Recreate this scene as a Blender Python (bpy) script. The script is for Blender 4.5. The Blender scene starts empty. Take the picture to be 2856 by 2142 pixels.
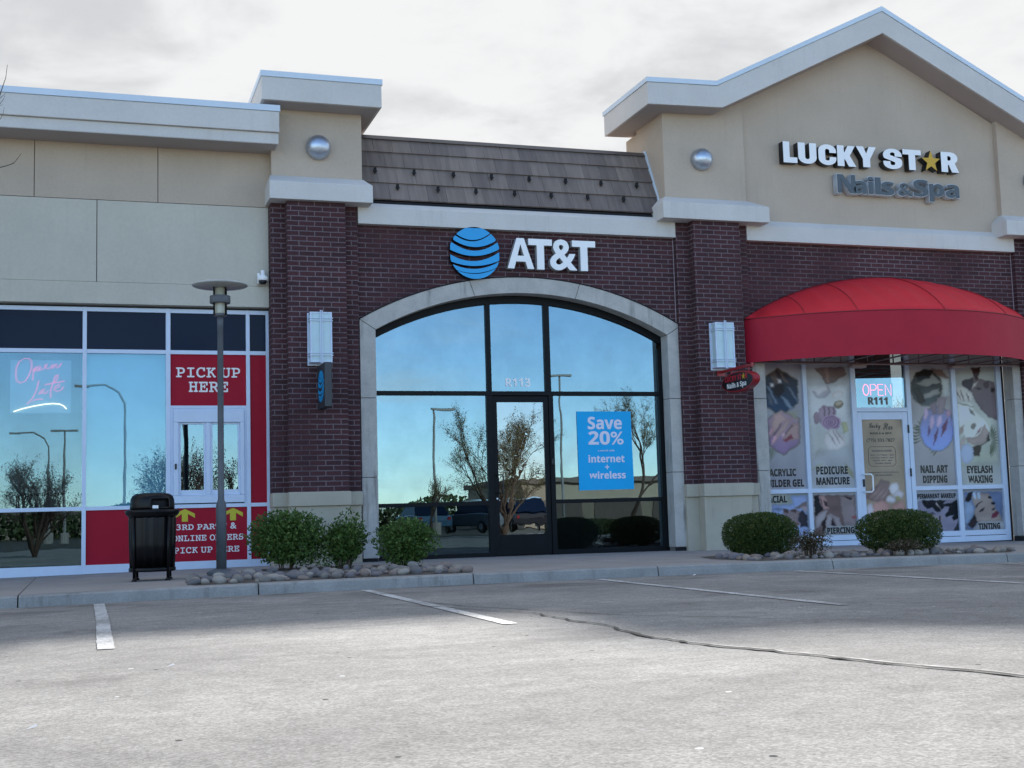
import bpy, math, random
import numpy as np
from mathutils import Vector, Matrix
random.seed(7); np.random.seed(7)
R = math.radians
S = bpy.context.scene
COL = S.collection

# ------------------------------------------------------------------ camera
cam = bpy.data.cameras.new('camera'); cam.sensor_width = 36; cam.lens = 45.35
cam.clip_start = 0.1; cam.clip_end = 2000
co = bpy.data.objects.new('camera', cam); COL.objects.link(co)
yaw, pit, rol = R(18.255), R(5.905), R(-1.632)
fw = Vector((math.sin(yaw)*math.cos(pit), math.cos(yaw)*math.cos(pit), math.sin(pit)))
rt = Vector((math.cos(yaw), -math.sin(yaw), 0)); up = rt.cross(fw)
r2 = rt*math.cos(rol)+up*math.sin(rol); u2 = -rt*math.sin(rol)+up*math.cos(rol)
M = Matrix((r2, u2, -fw)).transposed().to_4x4(); M.translation = Vector((0, -18.8, .742))
co.matrix_world = M; S.camera = co

# ------------------------------------------------------------------ light
S.view_settings.view_transform = 'Standard'; S.view_settings.look = 'None'
S.view_settings.exposure = 1.2; S.view_settings.gamma = 1
sd = Vector((.71, 1.5, 1.0)).normalized()          # towards the sun (behind the shops)
sun = bpy.data.lights.new('sun', 'SUN'); sun.energy = 3.3; sun.angle = R(3.5); sun.color = (1, .965, .92)
so = bpy.data.objects.new('sun', sun); COL.objects.link(so)
so.rotation_euler = sd.to_track_quat('Z', 'Y').to_euler()
W = bpy.data.worlds.new('World'); S.world = W; W.use_nodes = True
nt = W.node_tree; nt.nodes.clear()
def N(t, ty, **kw):
    n = t.nodes.new(ty)
    for k, v in kw.items():
        if k.startswith('i_'):
            key = k[2:]; key = int(key) if key.isdigit() else key.replace('_', ' ')
            n.inputs[key].default_value = v
        else: setattr(n, k, v)
    return n
def math_(t, op, a, b=None, c=None, clamp=False):
    n = t.nodes.new('ShaderNodeMath'); n.operation = op; n.use_clamp = clamp
    for i, v in enumerate((a, b, c)):
        if v is None: continue
        if isinstance(v, (int, float)): n.inputs[i].default_value = v
        else: t.links.new(v, n.inputs[i])
    return n.outputs[0]
def mapr(t, v, a, b, c=0., d=1., kind='SMOOTHSTEP'):
    n = t.nodes.new('ShaderNodeMapRange'); n.interpolation_type = kind
    t.links.new(v, n.inputs[0])
    for i, x in enumerate((a, b, c, d)): n.inputs[i+1].default_value = x
    return n.outputs[0]
def mixc(t, f, a, b, mode='MIX'):
    n = t.nodes.new('ShaderNodeMix'); n.data_type = 'RGBA'; n.blend_type = mode
    if isinstance(f, (int, float)): n.inputs[0].default_value = f
    else: t.links.new(f, n.inputs[0])
    for i, v in ((6, a), (7, b)):
        if isinstance(v, tuple): n.inputs[i].default_value = (*v[:3], 1)
        else: t.links.new(v, n.inputs[i])
    return n.outputs[2]
sky = N(nt, 'ShaderNodeTexSky', sky_type='NISHITA', sun_disc=False)
sky.sun_elevation = math.asin(sd.z); sky.sun_rotation = math.atan2(sd.x, sd.y)
sky.altitude = 1300; sky.air_density = 1.0; sky.dust_density = .05; sky.ozone_density = 2.5
tc = N(nt, 'ShaderNodeTexCoord'); sp = N(nt, 'ShaderNodeSeparateXYZ'); nt.links.new(tc.outputs['Generated'], sp.inputs[0])
zz = math_(nt, 'ADD', math_(nt, 'MAXIMUM', sp.outputs[2], 0.0), .16)
cx = math_(nt, 'DIVIDE', sp.outputs[0], zz); cy = math_(nt, 'DIVIDE', sp.outputs[1], zz)
cb = N(nt, 'ShaderNodeCombineXYZ'); nt.links.new(cx, cb.inputs[0]); nt.links.new(cy, cb.inputs[1])
mp = N(nt, 'ShaderNodeMapping'); mp.inputs['Rotation'].default_value = (0, 0, R(35)); mp.inputs['Scale'].default_value = (1, 1.1, 1)
nt.links.new(cb.outputs[0], mp.inputs[0])
n1 = N(nt, 'ShaderNodeTexNoise', i_Scale=1.3, i_Detail=7., i_Roughness=.55, i_Distortion=.3); nt.links.new(mp.outputs[0], n1.inputs[0])
n2 = N(nt, 'ShaderNodeTexNoise', i_Scale=1.5, i_Detail=8., i_Roughness=.58, i_Distortion=.2); nt.links.new(mp.outputs[0], n2.inputs[0])
front = mapr(nt, sp.outputs[1], -.38, .22)
cov = mapr(nt, math_(nt, 'ADD', n1.outputs[0], math_(nt, 'MULTIPLY', front, .55)), .53, .90)
n3 = N(nt, 'ShaderNodeTexNoise', i_Scale=3.4, i_Detail=6., i_Roughness=.55, i_Distortion=.4); nt.links.new(mp.outputs[0], n3.inputs[0])
tex = math_(nt, 'ADD', math_(nt, 'MULTIPLY', n2.outputs[0], .58), math_(nt, 'MULTIPLY', n3.outputs[0], .42))
ccol = mixc(nt, mapr(nt, tex, .39, .56), (.290, .294, .304), (.395, .397, .400))
hs = N(nt, 'ShaderNodeHueSaturation'); hs.inputs['Saturation'].default_value = 1.0; nt.links.new(sky.outputs[0], hs.inputs['Color'])
skc = mixc(nt, 1.0, hs.outputs[0], (.14, .14, .14), 'MULTIPLY')
ccol = mixc(nt, math_(nt, 'SUBTRACT', 1.0, front), ccol, (.80, .84, .88))      # the clouds facing the sun are the brighter ones
warm = mixc(nt, cov, skc, ccol)
bg = N(nt, 'ShaderNodeBackground'); bg.inputs[1].default_value = 1.0
nt.links.new(warm, bg.inputs[0]); wo = N(nt, 'ShaderNodeOutputWorld'); nt.links.new(bg.outputs[0], wo.inputs[0])

# ------------------------------------------------------------------ helpers
def lin(c):
    return tuple(((v/255)/12.92 if v/255 <= .04045 else ((v/255+.055)/1.055)**2.4) for v in c)
class MB:
    def __init__(s): s.v = []; s.f = []
    def add(s, vs, fs):
        b = len(s.v); s.v += [tuple(p) for p in vs]; s.f += [tuple(i+b for i in f) for f in fs]; return s
    def box(s, x0, x1, y0, y1, z0, z1):
        return s.add([(x0,y0,z0),(x1,y0,z0),(x1,y1,z0),(x0,y1,z0),(x0,y0,z1),(x1,y0,z1),(x1,y1,z1),(x0,y1,z1)],
            [(0,3,2,1),(4,5,6,7),(0,1,5,4),(1,2,6,5),(2,3,7,6),(3,0,4,7)])
    def prism(s, pts, y0, y1):
        """outline in X,Z (counter-clockwise as seen from the lot), from y0 back to y1"""
        n = len(pts); vs = [(x, y0, z) for x, z in pts]+[(x, y1, z) for x, z in pts]
        return s.add(vs, [tuple(range(n)), tuple(range(2*n-1, n-1, -1))]+[(i, i+n, (i+1) % n+n, (i+1) % n) for i in range(n)])
    def tube(s, pts, rad, n=8, caps=True):
        P = [Vector(p) for p in pts]; k = len(P); b = len(s.v)
        rad = rad if isinstance(rad, (list, tuple)) else [rad]*k
        prev = None
        for i, p in enumerate(P):
            d = (P[min(i+1, k-1)]-P[max(i-1, 0)]).normalized()
            if prev is None: a = d.orthogonal().normalized()
            else: a = (prev-d*prev.dot(d)); a = a.normalized() if a.length > 1e-6 else d.orthogonal().normalized()
            prev = a; c = d.cross(a)
            for j in range(n):
                t = 2*math.pi*j/n; s.v.append(tuple(p+(a*math.cos(t)+c*math.sin(t))*rad[i]))
        for i in range(k-1):
            for j in range(n):
                s.f.append((b+i*n+j, b+i*n+(j+1) % n, b+(i+1)*n+(j+1) % n, b+(i+1)*n+j))
        if caps: s.f += [tuple(b+j for j in range(n-1, -1, -1)), tuple(b+(k-1)*n+j for j in range(n))]
        return s
    def lathe(s, prof, c=(0,0,0), n=24, axis='z'):
        b = len(s.v); k = len(prof)
        for r, h in prof:
            for j in range(n):
                t = 2*math.pi*j/n; q = (r*math.cos(t), r*math.sin(t), h)
                if axis == 'y': q = (r*math.cos(t), h, r*math.sin(t))
                s.v.append((q[0]+c[0], q[1]+c[1], q[2]+c[2]))
        for i in range(k-1):
            for j in range(n):
                s.f.append((b+i*n+j, b+i*n+(j+1) % n, b+(i+1)*n+(j+1) % n, b+(i+1)*n+j))
        s.f += [tuple(b+j for j in range(n-1, -1, -1)), tuple(b+(k-1)*n+j for j in range(n))]
        return s
    def build(s, name, mat, parent=None, smooth=False, **props):
        me = bpy.data.meshes.new(name); me.from_pydata(s.v, [], s.f); me.update()
        return link(me, name, mat, parent, smooth, **props)
def boxuv(me):
    nv = len(me.loops)
    if nv == 0: return
    uv = me.uv_layers.new(name='UVMap') if not me.uv_layers else me.uv_layers[0]
    vi = np.empty(nv, int); me.loops.foreach_get('vertex_index', vi)
    co_ = np.empty(len(me.vertices)*3); me.vertices.foreach_get('co', co_); co_ = co_.reshape(-1, 3)[vi]
    npoly = len(me.polygons); nn = np.empty(npoly*3); me.polygons.foreach_get('normal', nn); nn = np.abs(nn.reshape(-1, 3))
    ls = np.empty(npoly, int); me.polygons.foreach_get('loop_total', ls); nl = np.repeat(nn, ls, axis=0)
    u = np.where(nl[:, 0] > np.maximum(nl[:, 1], nl[:, 2]), co_[:, 1], co_[:, 0])
    v = np.where((nl[:, 2] > nl[:, 0]) & (nl[:, 2] > nl[:, 1]), co_[:, 1], co_[:, 2])
    uv.data.foreach_set('uv', np.stack([u, v], 1).ravel())
def link(me, name, mat, parent=None, smooth=False, **props):
    boxuv(me)
    if isinstance(mat, (list, tuple)):
        for m in mat: me.materials.append(m)
    elif mat: me.materials.append(mat)
    if smooth: me.polygons.foreach_set('use_smooth', [True]*len(me.polygons))
    o = bpy.data.objects.new(name, me); COL.objects.link(o)
    if parent: o.parent = parent
    for k, v in props.items(): o[k] = v
    return o
def fixn(o):
    import bmesh
    bm = bmesh.new(); bm.from_mesh(o.data); bmesh.ops.recalc_face_normals(bm, faces=bm.faces); bm.to_mesh(o.data); bm.free(); return o
def thing(name, label, cat, group=None, loc=(0,0,0)):
    o = bpy.data.objects.new(name, None); o.empty_display_size = .1; COL.objects.link(o); o.location = loc
    o['label'] = label; o['category'] = cat
    if group: o['group'] = group
    return o
def bevel(o, w=.004, seg=2):
    m = o.modifiers.new('b', 'BEVEL'); m.width = w; m.segments = seg; m.limit_method = 'ANGLE'; m.angle_limit = R(40); return o

# ------------------------------------------------------------------ materials
def mat(name, col, rough=.7, metal=0., spec=.5, var=.12, vscale=3., bump=0., bscale=60., streak=0., coat=0., emit=None, fine=0., stain=None):
    m = bpy.data.materials.new(name); m.use_nodes = True; t = m.node_tree; b = t.nodes['Principled BSDF']
    b.inputs['Roughness'].default_value = rough; b.inputs['Metallic'].default_value = metal
    b.inputs['Specular IOR Level'].default_value = spec; b.inputs['Coat Weight'].default_value = coat
    tcn = t.nodes.new('ShaderNodeTexCoord'); src = tcn.outputs['Object']
    c = (*col, 1); out = None
    if var > 0:
        n = N(t, 'ShaderNodeTexNoise', i_Scale=vscale, i_Detail=6., i_Roughness=.6); t.links.new(src, n.inputs[0])
        k = mapr(t, n.outputs[0], .3, .7, 1-var, 1+var, 'LINEAR')
        out = mixc(t, 1., col, k, 'MULTIPLY')
    if fine > 0:
        n = N(t, 'ShaderNodeTexNoise', i_Scale=vscale*22, i_Detail=3.); t.links.new(src, n.inputs[0])
        out = mixc(t, 1., out if out else col, mapr(t, n.outputs[0], .3, .7, 1-fine, 1+fine, 'LINEAR'), 'MULTIPLY')
    if streak > 0:
        mpn = t.nodes.new('ShaderNodeMapping'); mpn.inputs['Scale'].default_value = (9, 9, .7); t.links.new(src, mpn.inputs[0])
        n = N(t, 'ShaderNodeTexNoise', i_Scale=1.0, i_Detail=5., i_Roughness=.65); t.links.new(mpn.outputs[0], n.inputs[0])
        n2_ = N(t, 'ShaderNodeTexNoise', i_Scale=1.1, i_Detail=3.); t.links.new(src, n2_.inputs[0])
        f = math_(t, 'MULTIPLY', mapr(t, n.outputs[0], .5, .68), mapr(t, n2_.outputs[0], .42, .6))
        f = math_(t, 'MULTIPLY', f, streak)
        out = mixc(t, f, out if out else col, stain or tuple(x*.35 for x in col))
    if out: t.links.new(out, b.inputs['Base Color'])
    else: b.inputs['Base Color'].default_value = c
    if bump > 0:
        n = N(t, 'ShaderNodeTexNoise', i_Scale=bscale, i_Detail=4.); t.links.new(src, n.inputs[0])
        bp = N(t, 'ShaderNodeBump', i_Strength=bump, i_Distance=.01); t.links.new(n.outputs[0], bp.inputs['Height']); t.links.new(bp.outputs[0], b.inputs['Normal'])
    if emit:
        b.inputs['Emission Color'].default_value = (*emit[:3], 1); b.inputs['Emission Strength'].default_value = emit[3]
    return m
def brick_mat(name, c1, c2, mort):
    m = bpy.data.materials.new(name); m.use_nodes = True; t = m.node_tree; b = t.nodes['Principled BSDF']
    uv = t.nodes.new('ShaderNodeUVMap'); uv.uv_map = 'UVMap'
    ns = N(t, 'ShaderNodeTexNoise', i_Scale=14., i_Detail=3.); t.links.new(uv.outputs[0], ns.inputs[0])
    of = t.nodes.new('ShaderNodeVectorMath'); of.operation = 'MULTIPLY_ADD'; t.links.new(ns.outputs['Color'], of.inputs[0]); of.inputs[1].default_value = (.006, .006, 0); t.links.new(uv.outputs[0], of.inputs[2])
    br = N(t, 'ShaderNodeTexBrick', i_Scale=1.0); br.offset = .5
    br.inputs['Brick Width'].default_value = .232; br.inputs['Row Height'].default_value = .0745
    br.inputs['Mortar Size'].default_value = .0085; br.inputs['Mortar Smooth'].default_value = .25; br.inputs['Bias'].default_value = -.1
    br.inputs['Color1'].default_value = (*c1, 1); br.inputs['Color2'].default_value = (*c2, 1); br.inputs['Mortar'].default_value = (*mort, 1)
    t.links.new(of.outputs[0], br.inputs[0])
    n = N(t, 'ShaderNodeTexNoise', i_Scale=1.3, i_Detail=6., i_Roughness=.6); t.links.new(uv.outputs[0], n.inputs[0])
    n_f = N(t, 'ShaderNodeTexNoise', i_Scale=45., i_Detail=3.); t.links.new(uv.outputs[0], n_f.inputs[0])
    c = mixc(t, 1., br.outputs[0], mapr(t, n.outputs[0], .3, .7, .82, 1.16, 'LINEAR'), 'MULTIPLY')
    c = mixc(t, 1., c, mapr(t, n_f.outputs[0], .3, .7, .8, 1.2, 'LINEAR'), 'MULTIPLY')
    # mortar reads fainter in smeared patches
    n3_ = N(t, 'ShaderNodeTexNoise', i_Scale=.8, i_Detail=4.); t.links.new(uv.outputs[0], n3_.inputs[0])
    fade = math_(t, 'MULTIPLY', mapr(t, n3_.outputs[0], .45, .62), .55)
    c = mixc(t, math_(t, 'MULTIPLY', br.outputs['Fac'], fade), c, c1)
    # efflorescence specks
    vo = N(t, 'ShaderNodeTexVoronoi', i_Scale=1.7); t.links.new(uv.outputs[0], vo.inputs[0])
    c = mixc(t, math_(t, 'MULTIPLY', math_(t, 'LESS_THAN', vo.outputs['Distance'], .022), .5), c, (.35, .3, .3))
    t.links.new(c, b.inputs['Base Color']); b.inputs['Roughness'].default_value = .85; b.inputs['Specular IOR Level'].default_value = .25
    h = math_(t, 'SUBTRACT', math_(t, 'MULTIPLY', n_f.outputs[0], .25), br.outputs['Fac'])
    bp = N(t, 'ShaderNodeBump', i_Strength=.55, i_Distance=.008); t.links.new(h, bp.inputs['Height']); t.links.new(bp.outputs[0], b.inputs['Normal'])
    return m
def glass_mat(name, refl=.6, tint=(.25,.28,.3), wob=.004, gcol=(.55,.84,1.0), wscale=1.2, fr_=.35):
    m = bpy.data.materials.new(name); m.use_nodes = True; t = m.node_tree; t.nodes.clear()
    g = N(t, 'ShaderNodeBsdfGlossy', i_Roughness=.0); g.inputs['Color'].default_value = (*gcol, 1)
    tr = N(t, 'ShaderNodeBsdfTransparent'); tr.inputs[0].default_value = (*tint, 1)
    lw = N(t, 'ShaderNodeLayerWeight', i_Blend=.35)
    f = math_(t, 'ADD', math_(t, 'MULTIPLY', lw.outputs['Fresnel'], fr_), refl, clamp=True)
    tcs = t.nodes.new('ShaderNodeTexCoord'); ns_ = N(t, 'ShaderNodeTexNoise', i_Scale=2.3, i_Detail=6., i_Roughness=.65); t.links.new(tcs.outputs['Object'], ns_.inputs[0])
    f = math_(t, 'MULTIPLY', f, mapr(t, ns_.outputs[0], .35, .7, .9, 1.06, 'LINEAR'), clamp=True)
    mx = N(t, 'ShaderNodeMixShader'); t.links.new(f, mx.inputs[0]); t.links.new(tr.outputs[0], mx.inputs[1]); t.links.new(g.outputs[0], mx.inputs[2])
    tcn = t.nodes.new('ShaderNodeTexCoord'); n = N(t, 'ShaderNodeTexNoise', i_Scale=wscale, i_Detail=2.); t.links.new(tcn.outputs['Object'], n.inputs[0])
    bp = N(t, 'ShaderNodeBump', i_Strength=wob, i_Distance=.1); t.links.new(n.outputs[0], bp.inputs['Height']); t.links.new(bp.outputs[0], g.inputs['Normal'])
    o = N(t, 'ShaderNodeOutputMaterial'); t.links.new(mx.outputs[0], o.inputs[0])
    return m
def leaf_mat(name, ca, cb_, cc=None, rough=.55):
    m = bpy.data.materials.new(name); m.use_nodes = True; t = m.node_tree; b = t.nodes['Principled BSDF']
    g = t.nodes.new('ShaderNodeNewGeometry')
    c = mixc(t, g.outputs['Random Per Island'], ca, cb_)
    if cc: c = mixc(t, mapr(t, g.outputs['Random Per Island'], .86, .9), c, cc)
    t.links.new(c, b.inputs['Base Color']); b.inputs['Roughness'].default_value = rough; b.inputs['Specular IOR Level'].default_value = .3
    tl = N(t, 'ShaderNodeBsdfTranslucent'); t.links.new(c, tl.inputs[0])
    mx = N(t, 'ShaderNodeMixShader'); mx.inputs[0].default_value = .25
    t.links.new(b.outputs[0], mx.inputs[1]); t.links.new(tl.outputs[0], mx.inputs[2])
    t.links.new(mx.outputs[0], t.nodes['Material Output'].inputs[0])
    return m

m_brick = brick_mat('brick', (.055,.026,.030), (.082,.032,.036), (.165,.125,.135))
m_stucU = mat('stucco_tan', (.50,.41,.325), .9, spec=.2, var=.06, vscale=1.2, bump=.25, bscale=90, streak=.08, fine=.03)
m_stucL = mat('stucco_pale', (.55,.51,.43), .9, spec=.2, var=.05, vscale=1.1, bump=.25, bscale=90, streak=.07, fine=.03)
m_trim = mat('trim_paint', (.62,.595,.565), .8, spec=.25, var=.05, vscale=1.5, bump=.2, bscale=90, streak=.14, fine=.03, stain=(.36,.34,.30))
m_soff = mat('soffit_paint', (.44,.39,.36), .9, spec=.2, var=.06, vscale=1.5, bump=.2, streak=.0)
m_cope = mat('coping_metal', (.60,.69,.78), .45, spec=.5, var=.04, vscale=2)
m_stone = mat('cast_stone', (.47,.45,.42), .85, spec=.25, var=.12, vscale=5, bump=.3, bscale=60, streak=.85, fine=.10, stain=(.20,.18,.16))
m_base = mat('base_stucco', (.45,.41,.33), .9, spec=.2, var=.10, vscale=1.6, bump=.25, streak=.25)
m_alu = mat('white_aluminium', (.60,.69,.84), .4, spec=.5, var=.04, vscale=4)
m_bronze = mat('dark_bronze', (.006,.007,.009), .45, spec=.15, var=.1, vscale=5)
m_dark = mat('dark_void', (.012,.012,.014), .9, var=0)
m_caulk = mat('caulk', (.40,.32,.34), .8, var=.1)
m_red = mat('red_panel', (.36,.012,.030), .55, spec=.12, var=.05, vscale=2)
m_navy = mat('spandrel_glass', (.004,.012,.034), .25, spec=.12, var=.08, vscale=1)
m_tile = None
m_blackp = mat('black_powder_coat', (.004,.004,.005), .36, spec=.25, var=.15, vscale=8)
m_pole = mat('pole_paint', (.105,.115,.13), .5, spec=.4, var=.12, vscale=7, streak=.3)
m_lampglass = mat('lamp_acrylic', (.46,.45,.36), .3, var=.1, vscale=12)
m_silver = mat('brushed_metal', (.50,.55,.62), .38, metal=.9, var=.06, vscale=9)
m_sconce = mat('sconce_glass', (.52,.68,.72), .35, var=.05, vscale=5)
m_white = mat('sign_white', (.90,.90,.90), .4, var=.02)
m_return = mat('sign_return_grey', (.42,.43,.43), .5, var=.05)
m_black = mat('sign_return_black', (.006,.006,.009), .4, var=.1)
m_slate = mat('sign_slate', (.075,.095,.11), .45, var=.05)
m_gold = mat('sign_gold', (.62,.36,.015), .4, var=.04)
m_blue = mat('sign_blue', (.006,.34,.72), .4, var=.03)
m_conc = mat('concrete', (.33,.305,.285), .88, spec=.25, var=.12, vscale=1.3, bump=.25, bscale=70, fine=.06, streak=.0)
m_kerb = mat('kerb_concrete', (.30,.295,.285), .85, spec=.25, var=.16, vscale=2.6, bump=.35, bscale=45, fine=.09, streak=.6, stain=(.15,.15,.14))
m_soil = mat('bed_soil', (.10,.085,.07), .95, var=.3, vscale=8, bump=.6, bscale=25)
m_text_dark = mat('vinyl_black', (.012,.014,.017), .5, var=0)
m_text_grey = mat('vinyl_grey', (.16,.15,.14), .5, var=0)
m_text_white = mat('vinyl_white', (.80,.80,.80), .5, var=0)
m_yellow = mat('vinyl_yellow', (.55,.47,.02), .5, var=.03)
m_awn = mat('awning_canvas_lit', (.62,.022,.034), .6, spec=.3, var=.07, vscale=2.2, bump=.1, bscale=200)  # redder than the valance: sky light on the canopy top is put into its colour
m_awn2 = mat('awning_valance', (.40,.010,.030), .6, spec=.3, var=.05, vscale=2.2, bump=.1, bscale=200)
m_tubew = mat('awning_tube', (.24,.17,.17), .5, var=.05)
m_redsign = mat('red_enamel', (.30,.012,.018), .3, spec=.5, var=.04)
m_paint = None
g_shop = glass_mat('glass_shop', .29, (.22,.25,.27), .009)
g_left = glass_mat('glass_left', .10, (.78,.85,.88), .005)
g_door = glass_mat('glass_door', .32, (.22,.24,.25), .008, (.75,.9,1.), wscale=2.2)
g_film = glass_mat('glass_film', .0, (.94,.94,.95), .005, (.85,.95,1.), fr_=.16)
g_low = glass_mat('glass_lower', .13, (.25,.28,.3), .006, fr_=.2)
g_clear = glass_mat('glass_clear', .55, (.35,.4,.4), .005)

def text(body, name, mat_, X0, X1, Z0, Z1, Y, parent, depth=.003, off=0., style='bold', side=None, plane='XZ', **props):
    base = dict(bold=(0x1D5D4,0x1D5EE,0x1D7EC), serif=(0x1D400,0x1D41A,0x1D7CE), script=(0x1D4D0,0x1D4EA,None), mono=(0x1D670,0x1D68A,0x1D7F6), plain=None)[style]
    s_ = body
    if base:
        s_ = ''.join(chr(base[0]+ord(c)-65) if 'A' <= c <= 'Z' else chr(base[1]+ord(c)-97) if 'a' <= c <= 'z' else
                     chr(base[2]+ord(c)-48) if base[2] and '0' <= c <= '9' else c for c in body)
    cu = bpy.data.curves.new('txt', 'FONT'); cu.body = s_; cu.size = 1; cu.offset = off; cu.extrude = .5; cu.resolution_u = 4
    cu.align_x = 'CENTER'; cu.space_line = .95
    ob = bpy.data.objects.new('txt', cu); COL.objects.link(ob)
    dg = bpy.context.evaluated_depsgraph_get(); dg.update()
    me = bpy.data.meshes.new_from_object(ob.evaluated_get(dg)); bpy.data.objects.remove(ob); bpy.data.curves.remove(cu)
    n = len(me.vertices); a = np.empty(n*3); me.vertices.foreach_get('co', a); a = a.reshape(-1, 3)
    lo, hi = a.min(0), a.max(0); q = (a-lo)/np.maximum(hi-lo, 1e-6)
    o3 = np.empty_like(a); o3[:, 0] = X0+q[:, 0]*(X1-X0); o3[:, 2] = Z0+q[:, 1]*(Z1-Z0); o3[:, 1] = Y-q[:, 2]*depth
    if plane == 'YZ':   # reads from the -X side; Y runs towards the lot
        o3 = np.stack([Y-q[:, 2]*depth, X0+q[:, 0]*(X1-X0), Z0+q[:, 1]*(Z1-Z0)], 1)
    me.vertices.foreach_set('co', o3.ravel()); me.name = name; me.materials.clear()
    mats = [mat_] if side is None else [mat_, side]
    me.update()
    o = link(me, name, mats, parent, **props)
    if side is not None:
        ax = 1 if plane == 'XZ' else 0
        for p in me.polygons:
            if abs(p.normal[ax]) < .7 : p.material_index = 1
    return o

def gz(x):
    d = min(max(x-4.5, -9), 11)
    return .02-(.0011 if d < 0 else .0006)*d*d
def wz(x, y=-3):
    return gz(x)+.118+(min(max(y, -4.9), .3)+4.9)/5.2*.015

# ------------------------------------------------------------------ ground
def grid(name, xs, ys, zf, mat_, **props):
    v = [(x, y, zf(x, y)) for y in ys for x in xs]; nx = len(xs)
    f = [(j*nx+i, j*nx+i+1, (j+1)*nx+i+1, (j+1)*nx+i) for j in range(len(ys)-1) for i in range(nx-1)]
    me = bpy.data.meshes.new(name); me.from_pydata(v, [], f); me.update(); return link(me, name, mat_, None, True, **props)
def asphalt():
    m = bpy.data.materials.new('asphalt'); m.use_nodes = True; t = m.node_tree; b = t.nodes['Principled BSDF']
    tcn = t.nodes.new('ShaderNodeTexCoord'); src = tcn.outputs['Object']
    mp1 = t.nodes.new('ShaderNodeMapping'); mp1.inputs['Rotation'].default_value = (0, 0, R(-12)); mp1.inputs['Scale'].default_value = (1, 1.2, 1); t.links.new(src, mp1.inputs[0])
    a = N(t, 'ShaderNodeTexNoise', i_Scale=.45, i_Detail=7., i_Roughness=.62, i_Distortion=.6); t.links.new(mp1.outputs[0], a.inputs[0])
    bfn = N(t, 'ShaderNodeTexNoise', i_Scale=5., i_Detail=6., i_Roughness=.7); t.links.new(src, bfn.inputs[0])
    vo = N(t, 'ShaderNodeTexVoronoi', i_Scale=95.); t.links.new(src, vo.inputs[0])
    sv = N(t, 'ShaderNodeSeparateColor'); t.links.new(vo.outputs['Color'], sv.inputs[0])
    c = mixc(t, mapr(t, a.outputs[0], .33, .68), (.240,.231,.218), (.330,.318,.296))
    c = mixc(t, 1., c, mapr(t, bfn.outputs[0], .3, .7, .84, 1.16, 'LINEAR'), 'MULTIPLY')
    c = mixc(t, 1., c, mapr(t, sv.outputs[0], 0, 1, .76, 1.26, 'LINEAR'), 'MULTIPLY')
    fin = N(t, 'ShaderNodeTexNoise', i_Scale=55., i_Detail=5., i_Roughness=.85); t.links.new(src, fin.inputs[0])
    c = mixc(t, 1., c, mapr(t, fin.outputs[0], .3, .7, .80, 1.2, 'LINEAR'), 'MULTIPLY')
    mp3 = t.nodes.new('ShaderNodeMapping'); mp3.inputs['Rotation'].default_value = (0, 0, R(8)); mp3.inputs['Scale'].default_value = (.35, 2.6, 1); t.links.new(src, mp3.inputs[0])
    tyre = N(t, 'ShaderNodeTexNoise', i_Scale=.9, i_Detail=5., i_Roughness=.6); t.links.new(mp3.outputs[0], tyre.inputs[0])
    c = mixc(t, math_(t, 'MULTIPLY', mapr(t, tyre.outputs[0], .56, .70), .30), c, (.14,.135,.13))
    oil = N(t, 'ShaderNodeTexVoronoi', i_Scale=.55); t.links.new(src, oil.inputs[0])
    c = mixc(t, math_(t, 'MULTIPLY', mapr(t, math_(t, 'ADD', oil.outputs['Distance'], math_(t, 'MULTIPLY', bfn.outputs[0], .25)), .34, .14), .45), c, (.11,.10,.095))
    # oil and water stains along the kerb, wheel drag
    sx = N(t, 'ShaderNodeSeparateXYZ'); t.links.new(src, sx.inputs[0])
    near = mapr(t, sx.outputs[1], -7.6, -5.0)
    mp2 = t.nodes.new('ShaderNodeMapping'); mp2.inputs['Scale'].default_value = (.8, 1.6, 1); t.links.new(src, mp2.inputs[0])
    st = N(t, 'ShaderNodeTexNoise', i_Scale=1.1, i_Detail=6., i_Roughness=.6, i_Distortion=.5); t.links.new(mp2.outputs[0], st.inputs[0])
    f = math_(t, 'MULTIPLY', near, mapr(t, st.outputs[0], .44, .64))
    c = mixc(t, math_(t, 'MULTIPLY', f, .62), c, (.10,.088,.078))
    spk = N(t, 'ShaderNodeTexVoronoi', i_Scale=3.2); t.links.new(src, spk.inputs[0])
    c = mixc(t, math_(t, 'LESS_THAN', spk.outputs['Distance'], .045), c, (.03,.03,.03))
    spk2 = N(t, 'ShaderNodeTexVoronoi', i_Scale=1.9); t.links.new(mp1.outputs[0], spk2.inputs[0])
    c = mixc(t, math_(t, 'LESS_THAN', spk2.outputs['Distance'], .028), c, (.7,.7,.7))
    t.links.new(c, b.inputs['Base Color']); b.inputs['Roughness'].default_value = .9; b.inputs['Specular IOR Level'].default_value = .12
    h = math_(t, 'ADD', math_(t, 'MULTIPLY', sv.outputs[1], .5), math_(t, 'MULTIPLY', fin.outputs[0], .8))
    bp = N(t, 'ShaderNodeBump', i_Strength=.7, i_Distance=.006); t.links.new(h, bp.inputs['Height']); t.links.new(bp.outputs[0], b.inputs['Normal'])
    return m
m_asph = asphalt()
def fr(a, b, st): n = max(1, int(round((b-a)/st))); return [a+(b-a)*i/n for i in range(n+1)]
m_far = mat('far_ground', (.075,.07,.05), .95, var=.25, vscale=.05)
grid('ground', fr(-400, 440, 60), fr(-420, 400, 60), lambda x, y: -.16, m_far, kind='structure')
LOTX = [-120, -60, -30]+fr(-15, 25, 1.0)+[40, 70, 130]
grid('parking_lot', LOTX, [-36, -30]+fr(-24, -4.97, .8), lambda x, y: gz(x), m_asph, kind='structure')
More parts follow.
